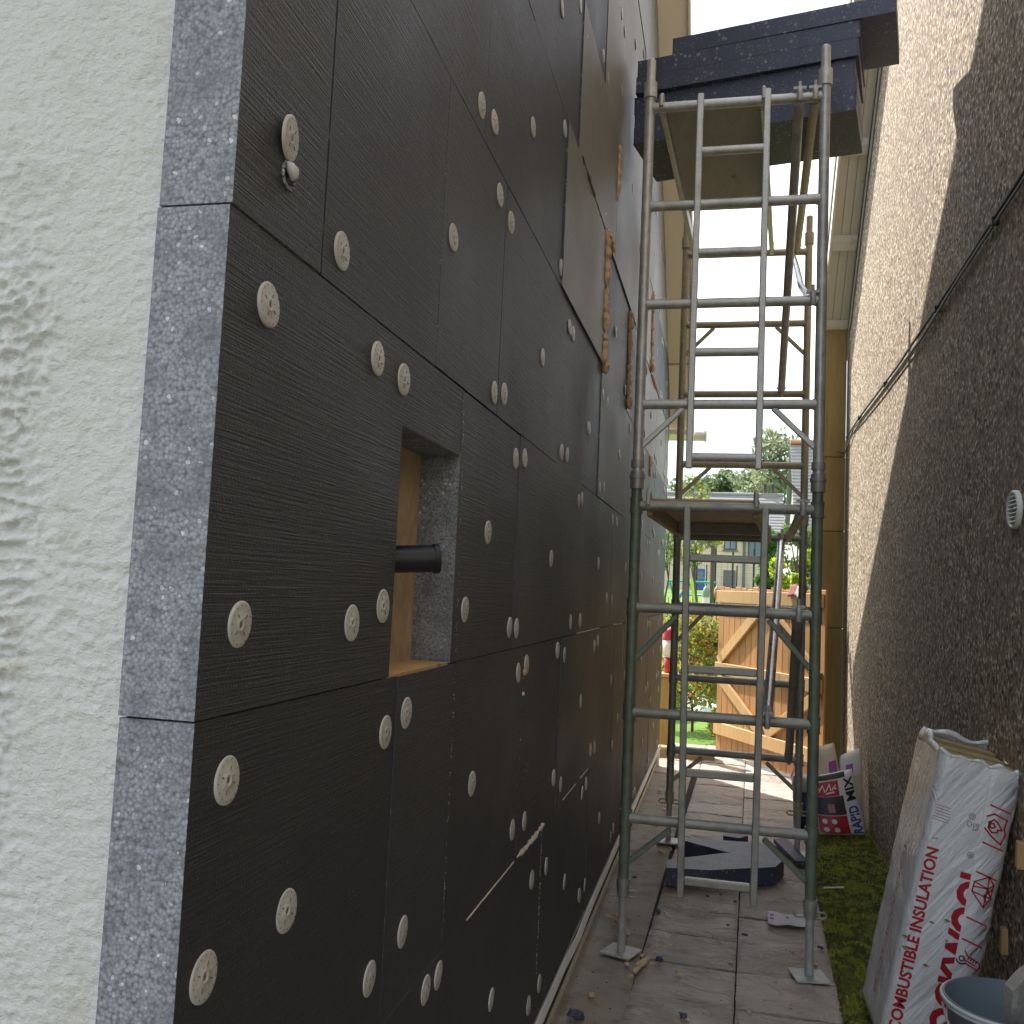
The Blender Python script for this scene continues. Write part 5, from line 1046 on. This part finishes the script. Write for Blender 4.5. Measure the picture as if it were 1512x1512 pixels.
for px in (994, 1028, 1066, 1105, 1141, 960, 930): x = hx(px, 732); MB().box((x-.16, HY+2.15, 7.95), (x+.16, HY+2.55, 8.3)).build('roof_vent', 'grey_paint', rf, bevel=.03)
ch = MB().box((hx(1140, 720)-.55, HY+3.8, zr2), (hx(1140, 720)+.55, HY+4.3, zr2+.30)).build('chimney', 'slate', rf)
for e in (-.3, .25): MB().lathe([(.14, 0), (.11, .62), (.15, .66), (.0001, .64)], (hx(1140, 720)+e, HY+4.05, zr2+.30), 10).build('chimney_pot', 'print_dark', ch)
def win(parent, xa, xb, za, zb_, y, frame_m='window_frame', pane_m='pane', bars=1, name='window'):
    f = MB(); w = .09
    for a, b in (((xa, za), (xb, za+w)), ((xa, zb_-w), (xb, zb_)), ((xa, za+w), (xa+w, zb_-w)), ((xb-w, za+w), (xb, zb_-w))): f.box((a[0], y-.05, a[1]), (b[0], y+.05, b[1]))
    if bars: f.box(((xa+xb)/2-.035, y-.045, za+w), ((xa+xb)/2+.035, y+.045, zb_-w))
    o = f.build(name, frame_m, parent); MB().box((xa+w*.8, y-.02, za+w*.8), (xb-w*.8, y+.02, zb_-w*.8)).build('pane', pane_m, o); MB().box((xa-.08, y-.12, za-.1), (xb+.08, y, za-.005)).build('sill', 'grey_paint', o); return o
for pa, pb, y0_, y1_ in ((1067.5, 1087, 780, 812), (1103.5, 1124, 797, 824), (1010, 1024, 780, 806), (972, 986, 782, 808)):
    win(fh, hx(pa), hx(pb), hz((pa+pb)/2, y1_), hz((pa+pb)/2, y0_), HY-.01)
win(fh, hx(1068), hx(1086), hz(1077, 866), hz(1077, 842), HY-.01, 'grey_paint', 'grey_paint', 0)
d = MB().box((hx(1026.5), HY-.06, HB), (hx(1041), HY+.02, hz(1033, 840))).build('door', 'blue_paint', fh); MB().box((hx(1029), HY-.09, hz(1033, 856)), (hx(1038.5), HY-.055, hz(1033, 844))).build('pane', 'pane', d); MB().box((hx(1039), HY-.1, 3.0), (hx(1040), HY-.055, 3.06)).build('handle', 'galv', d)
for a, b in ((1024.5, 1026.4), (1041.1, 1043)): MB().box((hx(a), HY-.08, HB), (hx(b), HY+.02, hz(1033, 838))).build('door_frame', 'tub_white', d)
MB().tube((hx(1098, 850), HY-.1, HB), (hx(1098, 850), HY-.1, ze-.3), .09, 8).build('drain_pipe', 'grey_paint', fh); MB().path([(x0, HY-.5, ze-.25), (x1+.2, HY-.5, ze-.25)], .09, 8).build('gutter', 'grey_paint', fh)
NY = 46.0
nh = thing('white_house', 'white walled house with grey slate roof seen past the far scaffold leg', 'house', (8, 50, 1.4)); xw = at(1180, 800, NY).x
MB().prism([(xw, NY, 1.2), (xw, NY+8, 1.2), (xw, NY+8, 5.1), (xw, NY+4, 9.6), (xw, NY, 5.1)], (14, 0, 0)).build('wall', 'far_white', nh)
rf = far_roof(xw, xw+14, NY, 5.1, NY+4, 9.7, 'roof', nh, 26); MB().path([(xw-.25, NY+4, 9.9), (xw+14, NY+4, 9.9)], .16, 8).build('ridge', 'copper', rf)
MB().path([(xw-.3, NY-.5, 4.85), (xw+14, NY-.5, 4.85)], .1, 8).build('gutter', 'iron', nh); MB().tube((xw+.25, NY-.1, 1.2), (xw+.25, NY-.1, 4.8), .08, 8).build('drain_pipe', 'bark', nh)
win(nh, xw+1.0, xw+2.2, 2.3, 3.6, NY-.01, 'tub_white')
sfn = thing('wire_fence', 'grey wire mesh fence on slim posts in front of the long house', 'fence', (-2, 52, gz(52)))
for k in range(9):
    x = -9+k*1.6; MB().tube((x, 52, gz(52)-.05), (x, 52, gz(52)+1.7), .035, 6).build('post', 'iron', sfn)
for zz in (.1, .6, 1.1, 1.65): MB().tube((-9, 52, gz(52)+zz), (3.8, 52, gz(52)+zz), .006, 4).build('wire', 'wire_net', sfn)
